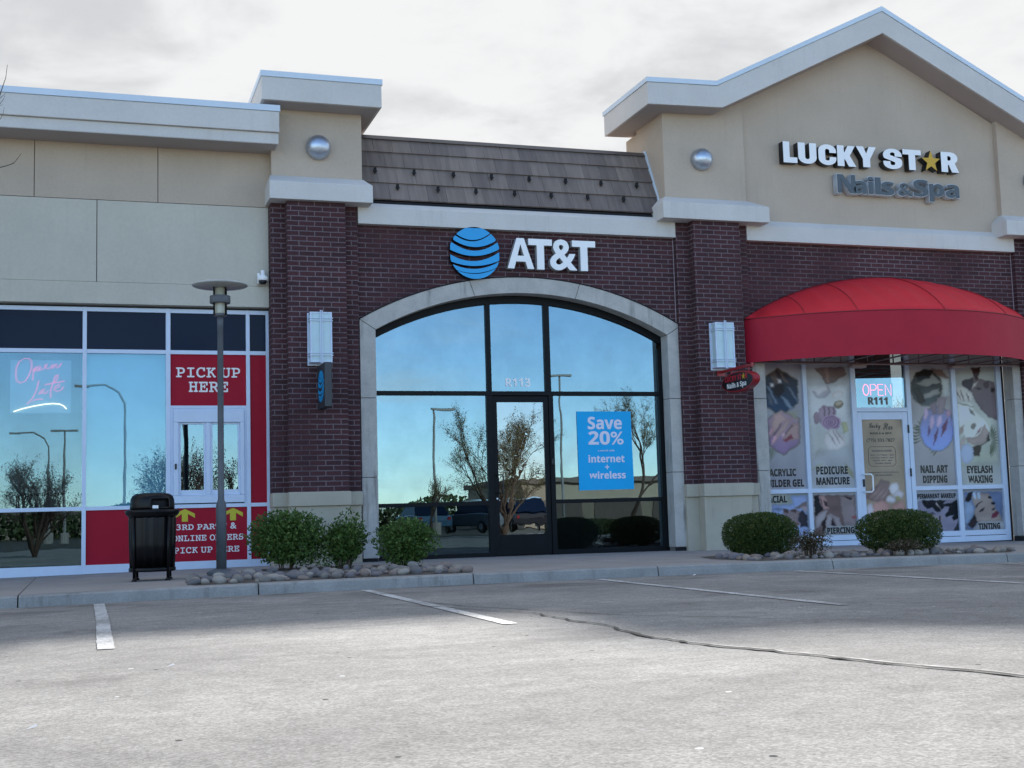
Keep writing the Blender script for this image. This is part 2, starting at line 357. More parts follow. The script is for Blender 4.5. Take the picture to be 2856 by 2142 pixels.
# kerb cast in lengths, rounded nose
KJ = [-30, -20, -12, -7.6, -5.3, -3.0, -.66, 1.7, 4.05, 6.28, 8.6, 11.15, 13.6, 16.1, 18.6, 25, 34, 45]
mb = MB()
for a, b_ in zip(KJ[:-1], KJ[1:]):
    a2, b2 = a+.007, b_-.007; xs = fr(a2, b2, .8)
    prof = [(-4.985, -.03), (-4.972, .06), (-4.962, .098), (-4.945, .113), (-4.92, .118), (-4.80, .120), (-4.80, -.03)]
    base = len(mb.v); k = len(prof)
    for x in xs:
        for j, (y, z) in enumerate(prof):
            jit = random.uniform(-.003, .003) if 1 < j < 4 else 0
            mb.v.append((x, y+jit, gz(x)+z))
    for i in range(len(xs)-1):
        for j in range(k-1): mb.f.append((base+i*k+j, base+(i+1)*k+j, base+(i+1)*k+j+1, base+i*k+j+1))
    mb.f.append(tuple(base+j for j in range(k))); mb.f.append(tuple(base+(len(xs)-1)*k+j for j in range(k-1, -1, -1)))
o = mb.build('kerb', m_kerb, kind='structure'); fixn(o)
# pavement slabs with tooled joints
mb = MB()
for a, b_ in zip(KJ[:-1], KJ[1:]):
    for y0, y1 in ((-4.797, -.80), (-.79, .5)):
        xs = fr(a+.005, b_-.005, .8)
        base = len(mb.v)
        for x in xs: mb.v += [(x, y0, wz(x, y0)), (x, y1, wz(x, y1))]
        for i in range(len(xs)-1): mb.f.append((base+2*i, base+2*i+2, base+2*i+3, base+2*i+1))
mb.build('pavement', m_conc, kind='structure')
grid('pavement_base', fr(-30, 45, 2), [-4.8, .5], lambda x, y: wz(x, y)-.012, mat('joint_dark', (.07,.065,.06), .95, var=0), kind='structure')
# stall markings, worn paint
def paint_mat():
    m = bpy.data.materials.new('road_paint'); m.use_nodes = True; t = m.node_tree; b = t.nodes['Principled BSDF']
    tcn = t.nodes.new('ShaderNodeTexCoord'); src = tcn.outputs['Object']
    a = N(t, 'ShaderNodeTexNoise', i_Scale=26., i_Detail=6., i_Roughness=.75); t.links.new(src, a.inputs[0])
    a2 = N(t, 'ShaderNodeTexNoise', i_Scale=1.6, i_Detail=3.); t.links.new(src, a2.inputs[0])
    k = mapr(t, math_(t, 'ADD', a.outputs[0], math_(t, 'MULTIPLY', a2.outputs[0], .5)), .65, .86)
    t.links.new(mixc(t, k, (.30,.30,.295), (.62,.62,.61)), b.inputs['Base Color']); b.inputs['Roughness'].default_value = .7
    return m
m_paint = paint_mat()
def strip(pts, w, z, name, mat_, jit=.0, **props):
    mb = MB(); P = []
    for (x0, y0), (x1, y1) in zip(pts[:-1], pts[1:]):
        n = max(2, int(math.hypot(x1-x0, y1-y0)/.12))
        P += [(x0+(x1-x0)*i/n, y0+(y1-y0)*i/n) for i in range(n)]
    P.append(pts[-1])
    for i, (x, y) in enumerate(P):
        a, b_ = P[max(0, i-1)], P[min(len(P)-1, i+1)]; dx, dy = b_[0]-a[0], b_[1]-a[1]; L = math.hypot(dx, dy)
        ww = (w(i/(len(P)-1)) if callable(w) else w)/2*(1+random.uniform(-jit, jit)); nx, ny = -dy/L*ww, dx/L*ww
        jx = random.uniform(-jit, jit)*ww
        mb.v += [(x+nx+jx, y+ny, gz(x)+z), (x-nx+jx, y-ny, gz(x)+z)]
    mb.f = [(2*i, 2*i+1, 2*i+3, 2*i+2) for i in range(len(P)-1)]
    return mb.build(name, mat_, **props)
for (x0, x1) in ((-2.62, -2.62), (.107, .107), (2.80, 2.745), (5.47, 5.37), (7.99, 8.13), (10.80, 10.84), (13.5, 13.5)):
    strip([(x0, -5.14), ((x0+x1)/2+random.uniform(-.01, .01), -7.7), (x1, -10.3)], .105, .005, 'stall_marking', m_paint, .05, kind='structure')
m_crack = mat('crack_dark', (.02,.019,.018), .95, var=0)
cr = [(2.30,-7.35),(2.65,-8.0),(3.0,-9.0),(3.19,-9.5),(3.17,-10.0),(3.215,-10.8),(3.14,-11.8),(3.18,-12.25),(3.36,-12.9),(3.51,-13.5),(3.72,-14.24),(4.15,-15.3),(4.5,-16.6)]
cr2 = []
for a, b_ in zip(cr[:-1], cr[1:]):
    for i in range(5): cr2.append((a[0]+(b_[0]-a[0])*i/5+random.uniform(-.024, .024), a[1]+(b_[1]-a[1])*i/5))
cr2.append(cr[-1])
strip(cr2, lambda t: .008+.030*math.sin(min(1, t*1.3)*math.pi*.5)*(.55+.45*math.sin(t*37)**2), .008, 'asphalt_crack', m_crack, .5, kind='structure')
m_lip = mat('crack_lip', (.40,.39,.37), .8, var=.3, vscale=30)
strip([(x+.035, y+.02) for x, y in cr2[28:]], lambda t: .004+.022*(t)*(.5+.5*math.sin(t*51)**2), .006, 'asphalt_crack_lip', m_lip, .6, kind='structure')
strip([(2.55,-6.6),(2.76,-7.08),(2.97,-8.33),(3.35,-9.3),(3.66,-10.14),(4.3,-10.9)], .012, .0045, 'asphalt_crack', m_crack, .6, kind='structure')
strip([(-.9,-7.9),(-.2,-7.6),(.6,-7.8),(1.6,-7.2),(2.5,-7.35)], .009, .0085, 'asphalt_crack', m_crack, .6, kind='structure')

# ------------------------------------------------------------------ left building: restaurant unit
LB = thing('restaurant_building', 'pale stucco restaurant unit with white framed windows, red panels and a stepped cornice', 'building')
mb = MB(); mb.box(-14, .090, .10, .36, 4.224, 5.404).box(.100, 2.51, .10, .36, 4.224, 5.404); mb.box(-14, 2.51, .095, .36, 3.912, 4.221)
bevel(mb.build('wall', m_stucL, LB))
mb = MB()
for a, b_ in ((-14, -3.4), (-3.388, -.752), (-.742, .928), (.938, 2.62)): mb.box(a, b_, .12, .36, 5.416, 6.232)
bevel(mb.build('wall', m_stucU, LB))
MB().box(-14, 2.60, .135, .34, 3.92, 6.3).build('wall_backing', mat('joint_brown', (.12,.10,.085), .9, var=0), LB)
mb = MB(); mb.prism([(-14, 6.395), (2.605, 6.395), (2.605, 6.70), (-14, 6.70)], -.47, .30)
mb.box(-14, 2.60, -.42, .30, 6.232, 6.393)
cor = bevel(mb.build('cornice', m_trim, LB), .008)
MB().box(-14, 2.618, -.485, .36, 6.702, 6.792).build('coping', m_cope, cor)
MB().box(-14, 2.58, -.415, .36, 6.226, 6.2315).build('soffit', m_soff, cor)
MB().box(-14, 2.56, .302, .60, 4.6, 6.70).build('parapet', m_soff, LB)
MB().box(-14, -4.30, .10, .36, 1.2, 3.905).build('wall', m_stucL, LB); MB().box(-14, -4.30, .08, .36, -.1, 1.195).build('wall_base', m_base, LB)
# window wall
FZ = .22
def vbar(mb, x0, x1, z0, z1, y0=FZ, y1=FZ+.11): return mb.box(x0, x1, y0, y1, z0, z1)
mb = MB()
for x0, x1 in ((-4.30,-4.245),(-2.70,-2.645),(-1.27,-1.215),(-.089,-.033),(1.048,1.112),(2.185,2.240),(2.475,2.529)): vbar(mb, x0, x1, .10, 3.882)
for (a, b_) in ((-4.245,-2.70),(-2.645,-1.27),(-1.215,-.089),(-.033,1.048),(1.112,2.185),(2.240,2.475)):
    vbar(mb, a, b_, 3.820, 3.880, FZ+.003); vbar(mb, a, b_, 3.221, 3.278, FZ+.003); vbar(mb, a, b_, 1.006, 1.060, FZ+.003)
    vbar(mb, a, b_, .105, .25, FZ+.003)
vbar(mb, 1.112, 2.185, 2.430, 2.476, FZ+.003)
wf = bevel(mb.build('window_frame', m_alu, LB), .003)
MB().box(-14, 2.53, FZ+.015, FZ+.1, .02, .105).build('threshold', m_dark, LB)
for (a, b_) in ((-4.245,-2.70),(-2.645,-1.27),(-1.215,-.089),(-.033,1.048),(1.112,2.185),(2.240,2.475)):
    MB().box(a, b_, FZ+.035, FZ+.045, 3.278, 3.820).build('transom_panel', m_navy, LB)
for (a, b_, z0, z1) in ((-4.245,-2.70,1.06,3.221),(-2.645,-1.27,1.06,3.221),(-1.215,-.089,1.06,3.221),(-.033,1.048,1.06,3.221),(-4.245,-2.70,.25,1.006),(-2.645,-1.27,.25,1.006),(-1.215,-.089,.25,1.006)):
    MB().box(a, b_, FZ+.035, FZ+.041, z0, z1).build('window_pane', g_left if z1 > 2 else g_low, LB)
mb = MB(); mb.box(-.033, 1.048, FZ+.03, FZ+.04, .25, 1.006).build('infill_panel', m_red, LB, label='plain red lower panel')
for (a, b_, z0, z1) in ((1.112,2.185,.25,1.006),(2.240,2.475,.25,1.006),(2.240,2.475,1.06,3.221),(1.112,2.185,2.476,3.221)):
    p = MB().box(a, b_, FZ+.03, FZ+.04, z0, z1).build('infill_panel', m_red, LB)
    if z0 > 2: pk = p
    if a < 2 and z0 < 1: od = p
text('PICK UP', 'lettering', m_text_white, 1.19, 2.10, 2.885, 3.035, FZ+.029, pk, .002, .012, 'mono')
text('HERE', 'lettering', m_text_white, 1.37, 1.925, 2.675, 2.825, FZ+.029, pk, .002, .012, 'mono')
text('3RD PARTY &', 'lettering', m_text_white, 1.19, 2.035, .695, .785, FZ+.029, od, .002, .012, 'mono')
text('ONLINE ORDERS', 'lettering', m_text_white, 1.135, 2.130, .535, .622, FZ+.029, od, .002, .012, 'mono')
text('PICK UP HERE', 'lettering', m_text_white, 1.155, 2.070, .365, .452, FZ+.029, od, .002, .012, 'mono')
for x in (1.31, 1.985):
    MB().prism([(x-.042,.815),(x+.042,.815),(x+.042,.925),(x+.14,.865),(x+.14,.925),(x,.995),(x-.14,.925),(x-.14,.865),(x-.042,.925)], FZ+.026, FZ+.029).build('arrow', m_yellow, od)
# sliding pick-up window
pw = MB(); pw.box(1.150, 2.150, FZ-.02, FZ+.1, 2.235, 2.405).box(1.150, 2.150, FZ-.015, FZ+.1, 1.075, 1.185)
pw.box(1.150, 1.222, FZ-.018, FZ+.1, 1.186, 2.234).box(2.090, 2.150, FZ-.018, FZ+.1, 1.186, 2.234).box(1.607, 1.668, FZ, FZ+.1, 1.186, 2.234)
pw.box(1.112, 1.149, FZ+.01, FZ+.1, 1.06, 2.43).box(2.151, 2.185, FZ+.01, FZ+.1, 1.06, 2.43).box(1.149, 2.151, FZ+.01, FZ+.1, 2.406, 2.43)
pw = bevel(pw.build('pickup_window', m_alu, LB), .004)
sa = MB()
for a, b_ in ((1.222, 1.607), (1.668, 2.090)):
    sa.box(a, a+.034, FZ+.02, FZ+.06, 1.187, 2.233).box(b_-.03, b_, FZ+.02, FZ+.06, 1.187, 2.233).box(a+.034, b_-.03, FZ+.02, FZ+.06, 1.187, 1.262).box(a+.034, b_-.03, FZ+.02, FZ+.06, 2.205, 2.233)
bevel(sa.build('sash', m_alu, pw), .003)
MB().box(1.256, 1.577, FZ+.035, FZ+.04, 1.262, 2.205).box(1.702, 2.06, FZ+.035, FZ+.04, 1.262, 2.205).build('window_pane', glass_mat('glass_pickup', .22, (.22,.24,.24), .012), pw)
bevel(MB().box(1.168, 1.196, FZ-.045, FZ-.018, 1.56, 1.64).build('handle', m_black, pw), .008)
# room behind: floor, back wall, blind, counter
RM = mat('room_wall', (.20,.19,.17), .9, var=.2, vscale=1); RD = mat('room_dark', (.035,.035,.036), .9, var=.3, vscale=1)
MB().box(-.04, 1.055, FZ+.14, FZ+.16, 1.02, 3.23).build('blind', mat('roller_blind', (.36,.62,.68), .8, var=.04), LB)
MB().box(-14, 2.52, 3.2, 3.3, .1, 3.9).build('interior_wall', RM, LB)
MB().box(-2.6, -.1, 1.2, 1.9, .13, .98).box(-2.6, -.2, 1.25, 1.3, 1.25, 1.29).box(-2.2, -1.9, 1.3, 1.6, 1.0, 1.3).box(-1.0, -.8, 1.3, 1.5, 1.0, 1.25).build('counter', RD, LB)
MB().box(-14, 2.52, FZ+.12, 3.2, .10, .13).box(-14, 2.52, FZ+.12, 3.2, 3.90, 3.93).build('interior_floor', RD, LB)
MB().box(-14, 2.54, .62, 9, 4.6, 4.7).box(-14, 2.54, 9, 9.2, -.1, 4.7).box(-14.2, -14, .12, 9.2, -.1, 6.2).box(-14, 2.6, 3.3, 3.4, -.1, 4.6).build('roof', m_soff, LB)

# ------------------------------------------------------------------ piers with towers
def pier(par, x0, m0, m1, x1, s0, s1, c0, c1, k0, k1):
    p = MB()
    p.box(x0, x1, -.10, .35, 1.18, 5.45).box(m0, m1, -.30, -.10, 1.18, 5.44)
    pr = p.build('pier', m_brick, par)
    q = MB(); q.box(x0-.01, x1+.01, -.15, .35, .985, 1.185).box(m0-.02, m1+.02, -.35, -.15, .985, 1.187)
    bevel(q.build('pier_band', m_base, pr), .01)
    q = MB(); q.box(x0, x1, -.095, .35, .10, .984).box(m0, m1, -.30, -.095, .10, .984)
    bevel(q.build('pier_base', m_base, pr), .004)
    # cap with sloped top
    vs = []; a = .4
    zs = (5.432, 5.692, 5.85)
    for (xa, xb, ya, z) in ((c0, c1, -.40, zs[0]), (c0, c1, -.40, zs[1]), (s0-.02, s1+.02, -.11, zs[2])):
        vs += [(xa, ya, z), (xb, ya, z), (xb, .62, z), (xa, .62, z)]
    fs = [(3,2,1,0), (8,9,10,11)]
    for k in (0, 4):
        for i in range(4): fs.append((k+i, k+(i+1) % 4, k+4+(i+1) % 4, k+4+i))
    bevel(MB().add(vs, fs).build('pier_cap', m_trim, pr), .008)
    return pr
PB = thing('phone_shop_building', 'dark red brick shop unit with a stone arch and a brown tiled mansard roof', 'building')
NB = thing('nail_salon_building', 'brick and stucco shop unit with a tall gable above a white framed storefront', 'building')
pl = pier(PB, 2.515, 2.727, 3.585, 3.800, 2.534, 3.886, 2.465, 3.986, 2.35, 4.12)
MB().box(2.534, 3.886, -.10, 1.5, 5.60, 6.86).build('tower_shaft', m_stucU, pl)
cr_ = MB().prism([(2.35, 6.862), (4.12, 6.862), (4.12, 7.205), (2.35, 7.205)], -.50, 1.75).build('tower_crown', m_trim, pl); bevel(cr_, .006)
MB().box(2.335, 4.135, -.515, 1.765, 7.207, 7.292).build('coping', m_cope, cr_)
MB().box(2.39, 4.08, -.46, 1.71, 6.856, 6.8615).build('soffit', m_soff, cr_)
pr_ = pier(PB, 9.035, 9.25, 10.088, 10.318, 8.878, 10.352, 8.697, 10.607, 0, 0)
pr3 = pier(NB, 15.665, 15.88, 16.72, 16.95, 15.455, 16.94, 15.295, 17.18, 0, 0)

# ------------------------------------------------------------------ phone shop
def arc(cx, zc, Rr, x0, x1, n=28):
    return [(x0+(x1-x0)*i/n, zc+math.sqrt(max(Rr*Rr-(x0+(x1-x0)*i/n-cx)**2, 0))) for i in range(n+1)]
AO = lambda x0, x1, cxx: arc(cxx, 4.455-5.226, 5.226, x0, x1)
AI = lambda x0, x1, cxx, d=0.: arc(cxx, 4.21-4.95-d, 4.95, x0, x1)
def arch_wall(par, XL, XR, cxx, w, ztop):
    ring = AO(cxx-w, cxx+w, cxx)
    m = MB(); m.box(XL, cxx-w, 0, .30, 0.1, ztop) if cxx-w > XL+.001 else None
    m.box(cxx+w, XR, 0, .30, .1, ztop) if XR > cxx+w+.001 else None
    n = len(ring); vs = [(x, 0, z) for x, z in ring]+[(x, 0, ztop) for x, z in ring]
    b0 = len(m.v); m.add(vs, [(i, i+1, n+i+1, n+i) for i in range(n-1)])
    vs = [(x, .30, z) for x, z in ring]+[(x, .30, ztop) for x, z in ring]
    m.add(vs, [(i+1, i, n+i, n+i+1) for i in range(n-1)])
    m.add([(x, 0, z) for x, z in ring]+[(x, .3, z) for x, z in ring], [(i, n+i, n+i+1, i+1) for i in range(n-1)])
    return m.build('brick_wall', m_brick, par)
def stone_arch(par, cxx, wo, wi, joints, zb):
    zo = AO(cxx-wo, cxx+wo, cxx)[0][1]; zi = AI(cxx-wi, cxx+wi, cxx)[0][1]
    Y0, Y1 = -.04, .22
    out = []
    # jambs in three blocks each side, 3 mm joints
    zc = [zb, 1.388, 2.566]
    g = .004
    def jamb(sx):
        m = MB(); xo, xi = cxx+sx*wo, cxx+sx*wi
        for i, z in enumerate(zc):
            if i < 2:
                m.box(min(xo, xi), max(xo, xi), Y0, Y1, z+g, zc[i+1]-g)
            else:
                pts = [(xo, z+g), (xi, z+g), (xi, zi-g), (xo, zo-g)]
                if sx > 0: pts = [(xi, z+g), (xo, z+g), (xo, zo-g), (xi, zi-g)]
                m.prism(pts, Y0, Y1)
        return m
    st = None
    for sx in (-1, 1):
        o = fixn(jamb(sx).build('stone_jamb', m_stone, par)); bevel(o, .006)
    a = AO(cxx-wo, cxx+wo, cxx); b_ = AI(cxx-wi, cxx+wi, cxx)
    Ro = lambda x: -.771+math.sqrt(5.226**2-(x-cxx)**2); Ri = lambda x: -.74+math.sqrt(4.95**2-(x-cxx)**2)
    cuts = [-1.0, -.345, .345, 1.0]
    for k in range(3):
        n = 12; ou, inn = [], []
        for i in range(n+1):
            t = cuts[k]+(cuts[k+1]-cuts[k])*i/n; e = g/wo*(1 if i == 0 else -1 if i == n else 0)
            xo = cxx+(t+e)*wo; xi = cxx+(t+e)*wi; ou.append((xo, Ro(xo))); inn.append((xi, Ri(xi)))
        vs = []
        for y in (Y0, Y1): vs += [(x, y, z) for x, z in ou]+[(x, y, z) for x, z in inn]
        q = n+1; fs = []
        for i in range(n):
            fs += [(q+i, q+i+1, i+1, i), (2*q+q+i+1, 2*q+q+i, 2*q+i, 2*q+i+1), (i, i+1, 2*q+i+1, 2*q+i), (q+i+1, q+i, 3*q+i, 3*q+i+1)]
        fs += [(0, 2*q, 3*q, q), (n, q+n, 3*q+n, 2*q+n)]
        o = fixn(MB().add(vs, fs).build('arch_stone', m_stone, par)); bevel(o, .006)
    MB().box(cxx-wo+.01, cxx-wi-.004, 0, .2, zb-.06, 3.7).box(cxx+wi+.004, cxx+wo-.01, 0, .2, zb-.06, 3.7).build('stone_backing', mat('stone_joint', (.16,.15,.14), .9, var=0), par)
arch_wall(PB, 3.80, 9.035, 6.455, 2.635, 5.20)
stone_arch(PB, 6.455, 2.63, 2.39, None, .20)
MB().box(3.803, 3.815, -.004, 0, 1.2, 5.18).box(9.02, 9.032, -.004, 0, 1.2, 5.18).build('expansion_joint', m_caulk, PB)
MB().box(3.80, 4.05, -.02, .2, .10, .195).box(8.85, 9.035, -.02, .2, .10, .195).build('plinth', m_dark, PB)
# lead flashing line over arch
fl = AO(3.825, 9.085, 6.455); m = MB(); n = len(fl)
m.add([(x, -.05, z+.003) for x, z in fl]+[(x, -.05, z+.016) for x, z in fl]+[(x, .0, z+.018) for x, z in fl], [(i, i+1, n+i+1, n+i) for i in range(n-1)]+[(n+i, n+i+1, 2*n+i+1, 2*n+i) for i in range(n-1)])
m.build('arch_flashing', m_dark, PB)
# trim band
vs = []
for (ya, z) in ((-.12, 5.182), (-.12, 5.44), (0, 5.528)): vs += [(3.812, ya, z), (9.028, ya, z), (9.028, .3, z), (3.812, .3, z)]
fs = [(3,2,1,0), (8,9,10,11)]+[(k+i, k+(i+1) % 4, k+4+(i+1) % 4, k+4+i) for k in (0, 4) for i in range(4)]
bevel(MB().add(vs, fs).build('trim_band', m_trim, PB), .006)
# mansard
mans = MB().add([(3.89, .06, 5.60), (8.876, .06, 5.60), (8.876, .66, 6.72), (3.89, .66, 6.72), (3.89, .3, 5.5), (8.876, .3, 5.5), (8.876, .9, 6.6), (3.89, .9, 6.6)],
    [(0,1,2,3), (7,6,5,4), (0,3,7,4), (1,5,6,2), (3,2,6,7), (0,4,5,1)]).build('mansard_roof', m_dark, PB)
def tile_mat():
    m = bpy.data.materials.new('roof_tile'); m.use_nodes = True; t = m.node_tree; b = t.nodes['Principled BSDF']
    g = t.nodes.new('ShaderNodeNewGeometry'); tcn = t.nodes.new('ShaderNodeTexCoord')
    mpn = t.nodes.new('ShaderNodeMapping'); mpn.inputs['Scale'].default_value = (14, 1.5, 1.5); t.links.new(tcn.outputs['Object'], mpn.inputs[0])
    n = N(t, 'ShaderNodeTexNoise', i_Scale=1., i_Detail=5.); t.links.new(mpn.outputs[0], n.inputs[0])
    c = mixc(t, g.outputs['Random Per Island'], (.14,.112,.10), (.215,.172,.148))
    c = mixc(t, 1., c, mapr(t, n.outputs[0], .3, .7, .82, 1.18, 'LINEAR'), 'MULTIPLY')
    t.links.new(c, b.inputs['Base Color']); b.inputs['Roughness'].default_value = .75
    return m
m_tile = tile_mat()
m = MB(); SL = Vector((0, .58, 1.16)); SL.normalize(); NO = Vector((0, -SL.z, SL.y))
rows = [5.59, 5.885, 6.175, 6.45, 6.72]
for r in range(4):
    z0, z1 = rows[r], rows[r+1]; off = .0 if r % 2 else .15
    y0 = .02+(z0-5.59)*.5; L = (z1-z0)/SL.z+.05
    x = 3.892-off
    while x < 8.87:
        a, b_ = max(x+.002, 3.892), min(x+.298, 8.872)
        if b_-a > .02:
            tl_ = random.uniform(-.003, .003)
            P0 = Vector((0, y0, z0)); q = []
            for th in (0, 1):
                for (xx, l) in ((a, 0), (b_, 0), (b_, L), (a, L)):
                    lift = (.034 if l == 0 else .004)+tl_*(1 if xx == a else -1)
                    p = P0+SL*l+NO*(lift if th else lift-.028); q.append((xx, p.y, p.z))
            m.add(q, [(3,2,1,0), (4,5,6,7), (0,1,5,4), (1,2,6,5), (2,3,7,6), (3,0,4,7)])
        x += .30
m.build('roof_tiles', m_tile, mans)
MB().add([(3.89,.53,6.70),(8.876,.53,6.70),(8.876,.60,6.775),(3.89,.60,6.775),(8.876,.82,6.775),(3.89,.82,6.775)], [(0,1,2,3),(3,2,4,5)]).build('ridge_flashing', m_dark if False else mat('ridge_metal', (.10,.085,.08), .5), mans)
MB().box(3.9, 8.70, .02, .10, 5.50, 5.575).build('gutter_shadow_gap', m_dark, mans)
MB().add([(8.845, -.02+.0, 5.60), (8.875, -.02, 5.60), (8.875, .57, 6.80), (8.845, .57, 6.80), (8.845, .03, 5.60), (8.875, .03, 5.60), (8.875, .62, 6.80), (8.845, .62, 6.80)],
    [(0,1,2,3),(7,6,5,4),(0,3,7,4),(1,5,6,2),(3,2,6,7),(0,4,5,1)]).build('rake_flashing', m_cope, mans)
for z, xs in ((6.085, (4.156,4.771,5.404,6.028,6.656,7.276,7.891,8.523)), (5.80, (4.471,5.111,5.722,6.358,6.971,7.59,8.216))):
    for x in xs:
        y = .02+(z-5.59)*.5-.05
        g_ = MB(); g_.box(x-.018, x+.018, y-.03, y+.02, z+.01, z+.06); g_.add([(x-.032,y-.035,z+.01),(x+.032,y-.035,z+.01),(x,y-.03,z-.04),(x-.032,y+.0,z+.01),(x+.032,y+.0,z+.01),(x,y+.0,z-.04)], [(0,2,1),(3,4,5),(0,1,4,3),(1,2,5,4),(2,0,3,5)])
        g_.build('snow_guard', m_dark, mans)
# storefront frame
fcx = 6.445
m = MB()
gl = AI(4.045, 8.855, 6.455, .118); ou = AI(4.045, 8.855, 6.455, -.03); n = len(gl)
m.add([(x, FZ, z) for x, z in gl]+[(x, FZ, z) for x, z in ou]+[(x, FZ+.1, z) for x, z in gl], [(i, i+1, n+i+1, n+i) for i in range(n-1)]+[(i+1, i, 2*n+i, 2*n+i+1) for i in range(n-1)])
ztop = lambda x: -.74-.118+math.sqrt(4.95**2-(x-6.455)**2)
m.box(4.03, 4.085, FZ+.002, FZ+.11, .15, 3.5).box(8.775, 8.86, FZ+.002, FZ+.11, .14, 3.4)
m.box(5.868, 5.945, FZ+.002, FZ+.11, 2.70, ztop(5.9)+.01).box(6.830, 6.925, FZ+.002, FZ+.11, 2.70, ztop(6.87)+.01)
m.box(4.085, 8.775, FZ-.004, FZ+.11, 2.634, 2.70)
m.box(5.852, 5.948, FZ+.002, FZ+.11, .15, 2.634).box(6.872, 6.950, FZ+.002, FZ+.11, .14, 2.634)
m.box(4.085, 5.852, FZ, FZ+.11, .94, 1.0).box(6.950, 8.775, FZ, FZ+.11, .94, 1.0).box(4.085, 5.852, FZ, FZ+.11, .15, .217).box(6.950, 8.775, FZ, FZ+.11, .13, .217)
fixn(bevel(m.build('storefront_frame', m_bronze, PB), .003))
def pane_poly(par, x0, x1, z0, zt, mat_):
    xs = fr(x0, x1, .15); m = MB(); n = len(xs)
    m.add([(x, FZ+.04, z0) for x in xs]+[(x, FZ+.04, (zt(x) if callable(zt) else zt)) for x in xs], [(i, i+1, n+i+1, n+i) for i in range(n-1)])
    return m.build('window_pane', mat_, par)
zt = lambda x: ztop(x)+.01
pane_poly(PB, 4.085, 5.868, 2.70, zt, g_shop); pane_poly(PB, 5.945, 6.83, 2.70, zt, g_shop); pane_poly(PB, 6.925, 8.775, 2.70, zt, g_shop)
pane_poly(PB, 4.085, 5.852, 1.0, 2.634, g_shop); pane_poly(PB, 6.95, 8.775, 1.0, 2.634, g_shop)
pane_poly(PB, 4.085, 5.852, .217, .94, g_low); pane_poly(PB, 6.95, 8.775, .217, .94, g_low)
m = MB(); m.box(5.952, 6.022, FZ+.02, FZ+.07, .165, 2.625).box(6.795, 6.868, FZ+.02, FZ+.07, .165, 2.625).box(6.022, 6.795, FZ+.02, FZ+.07, 2.532, 2.625).box(6.022, 6.795, FZ+.02, FZ+.07, .165, .478)
dr = bevel(m.build('door', m_bronze, PB), .003)
MB().add([(6.022, FZ+.045, .478), (6.795, FZ+.045, .478), (6.795, FZ+.045, 2.532), (6.022, FZ+.045, 2.532)], [(0,1,2,3)]).build('door_glass', g_door, dr)
MB().tube([(5.99, FZ+.02, 1.395), (5.99, FZ-.05, 1.40), (6.05, FZ-.08, 1.40), (6.062, FZ-.08, 1.36), (6.062, FZ-.08, 1.16), (6.05, FZ-.08, 1.12), (5.99, FZ-.05, 1.12), (5.99, FZ+.02, 1.125)], .011, 8).build('handle', m_black, dr, True)
MB().lathe([(.014, FZ), (.014, FZ+.02)], (5.985, 0, 1.035), 12, 'y').build('lock', m_silver, dr)
bevel(MB().box(6.885, 6.925, FZ-.02, FZ+.0, 1.55, 1.64).build('card_reader', m_black, PB), .004)
suite_R113 = True
# rooms behind
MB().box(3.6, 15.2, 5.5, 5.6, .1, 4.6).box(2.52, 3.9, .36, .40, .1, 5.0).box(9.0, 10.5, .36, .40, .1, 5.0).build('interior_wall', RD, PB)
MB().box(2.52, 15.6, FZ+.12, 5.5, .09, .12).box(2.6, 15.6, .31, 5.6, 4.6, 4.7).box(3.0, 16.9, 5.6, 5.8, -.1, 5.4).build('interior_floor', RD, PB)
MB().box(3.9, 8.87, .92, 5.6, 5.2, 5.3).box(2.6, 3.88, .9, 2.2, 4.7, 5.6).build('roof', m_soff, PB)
MB().box(4.6, 5.3, 1.6, 2.1, .12, 1.05).box(7.5, 8.4, 1.9, 2.4, .12, 1.0).build('display_table', RM, PB)

# ------------------------------------------------------------------ nail salon
ncx = 13.043
arch_wall(NB, 10.318, 15.665, ncx, 2.70, 5.20)
stone_arch(NB, ncx, 2.69, 2.457, None, .17)
MB().box(10.321, 10.333, -.004, 0, 1.2, 5.18).box(15.65, 15.662, -.004, 0, 1.2, 5.18).build('expansion_joint', m_caulk, NB)
MB().box(15.49, 15.74, -.02, .2, .05, .165).build('plinth', m_dark, NB)
vs = []
for (ya, z) in ((-.12, 5.19), (-.12, 5.45), (0, 5.56)): vs += [(10.322, ya, z), (15.66, ya, z), (15.66, .3, z), (10.322, .3, z)]
bevel(MB().add(vs, fs).build('trim_band', m_trim, NB), .006)
MB().prism([(8.878,5.6),(10.352,5.6),(10.352,7.555),(9.80,7.288),(8.878,7.26)], -.10, .94).build('tower_shaft', m_stucU, NB)
MB().prism([(15.455,5.6),(16.94,5.6),(16.94,7.26),(16.05,7.288),(15.455,7.58)], -.10, .94).build('tower_shaft', m_stucU, NB)
MB().box(8.885, 10.352, .94, 1.4, 5.6, 7.2).build('tower_shaft', m_stucU, NB)
gw = MB().prism([(10.352, 5.45), (15.455, 5.45), (15.455, 7.56), (12.918, 8.84), (10.352, 7.57)], 0, .8).build('gable_wall', m_stucU, NB)
top = [(8.457, 7.610), (9.69, 7.640), (12.918, 9.215), (16.15, 7.640), (17.4, 7.61)]
bot = [(17.4, 7.25), (16.07, 7.28), (12.918, 8.832), (9.785, 7.285), (8.457, 7.25)]
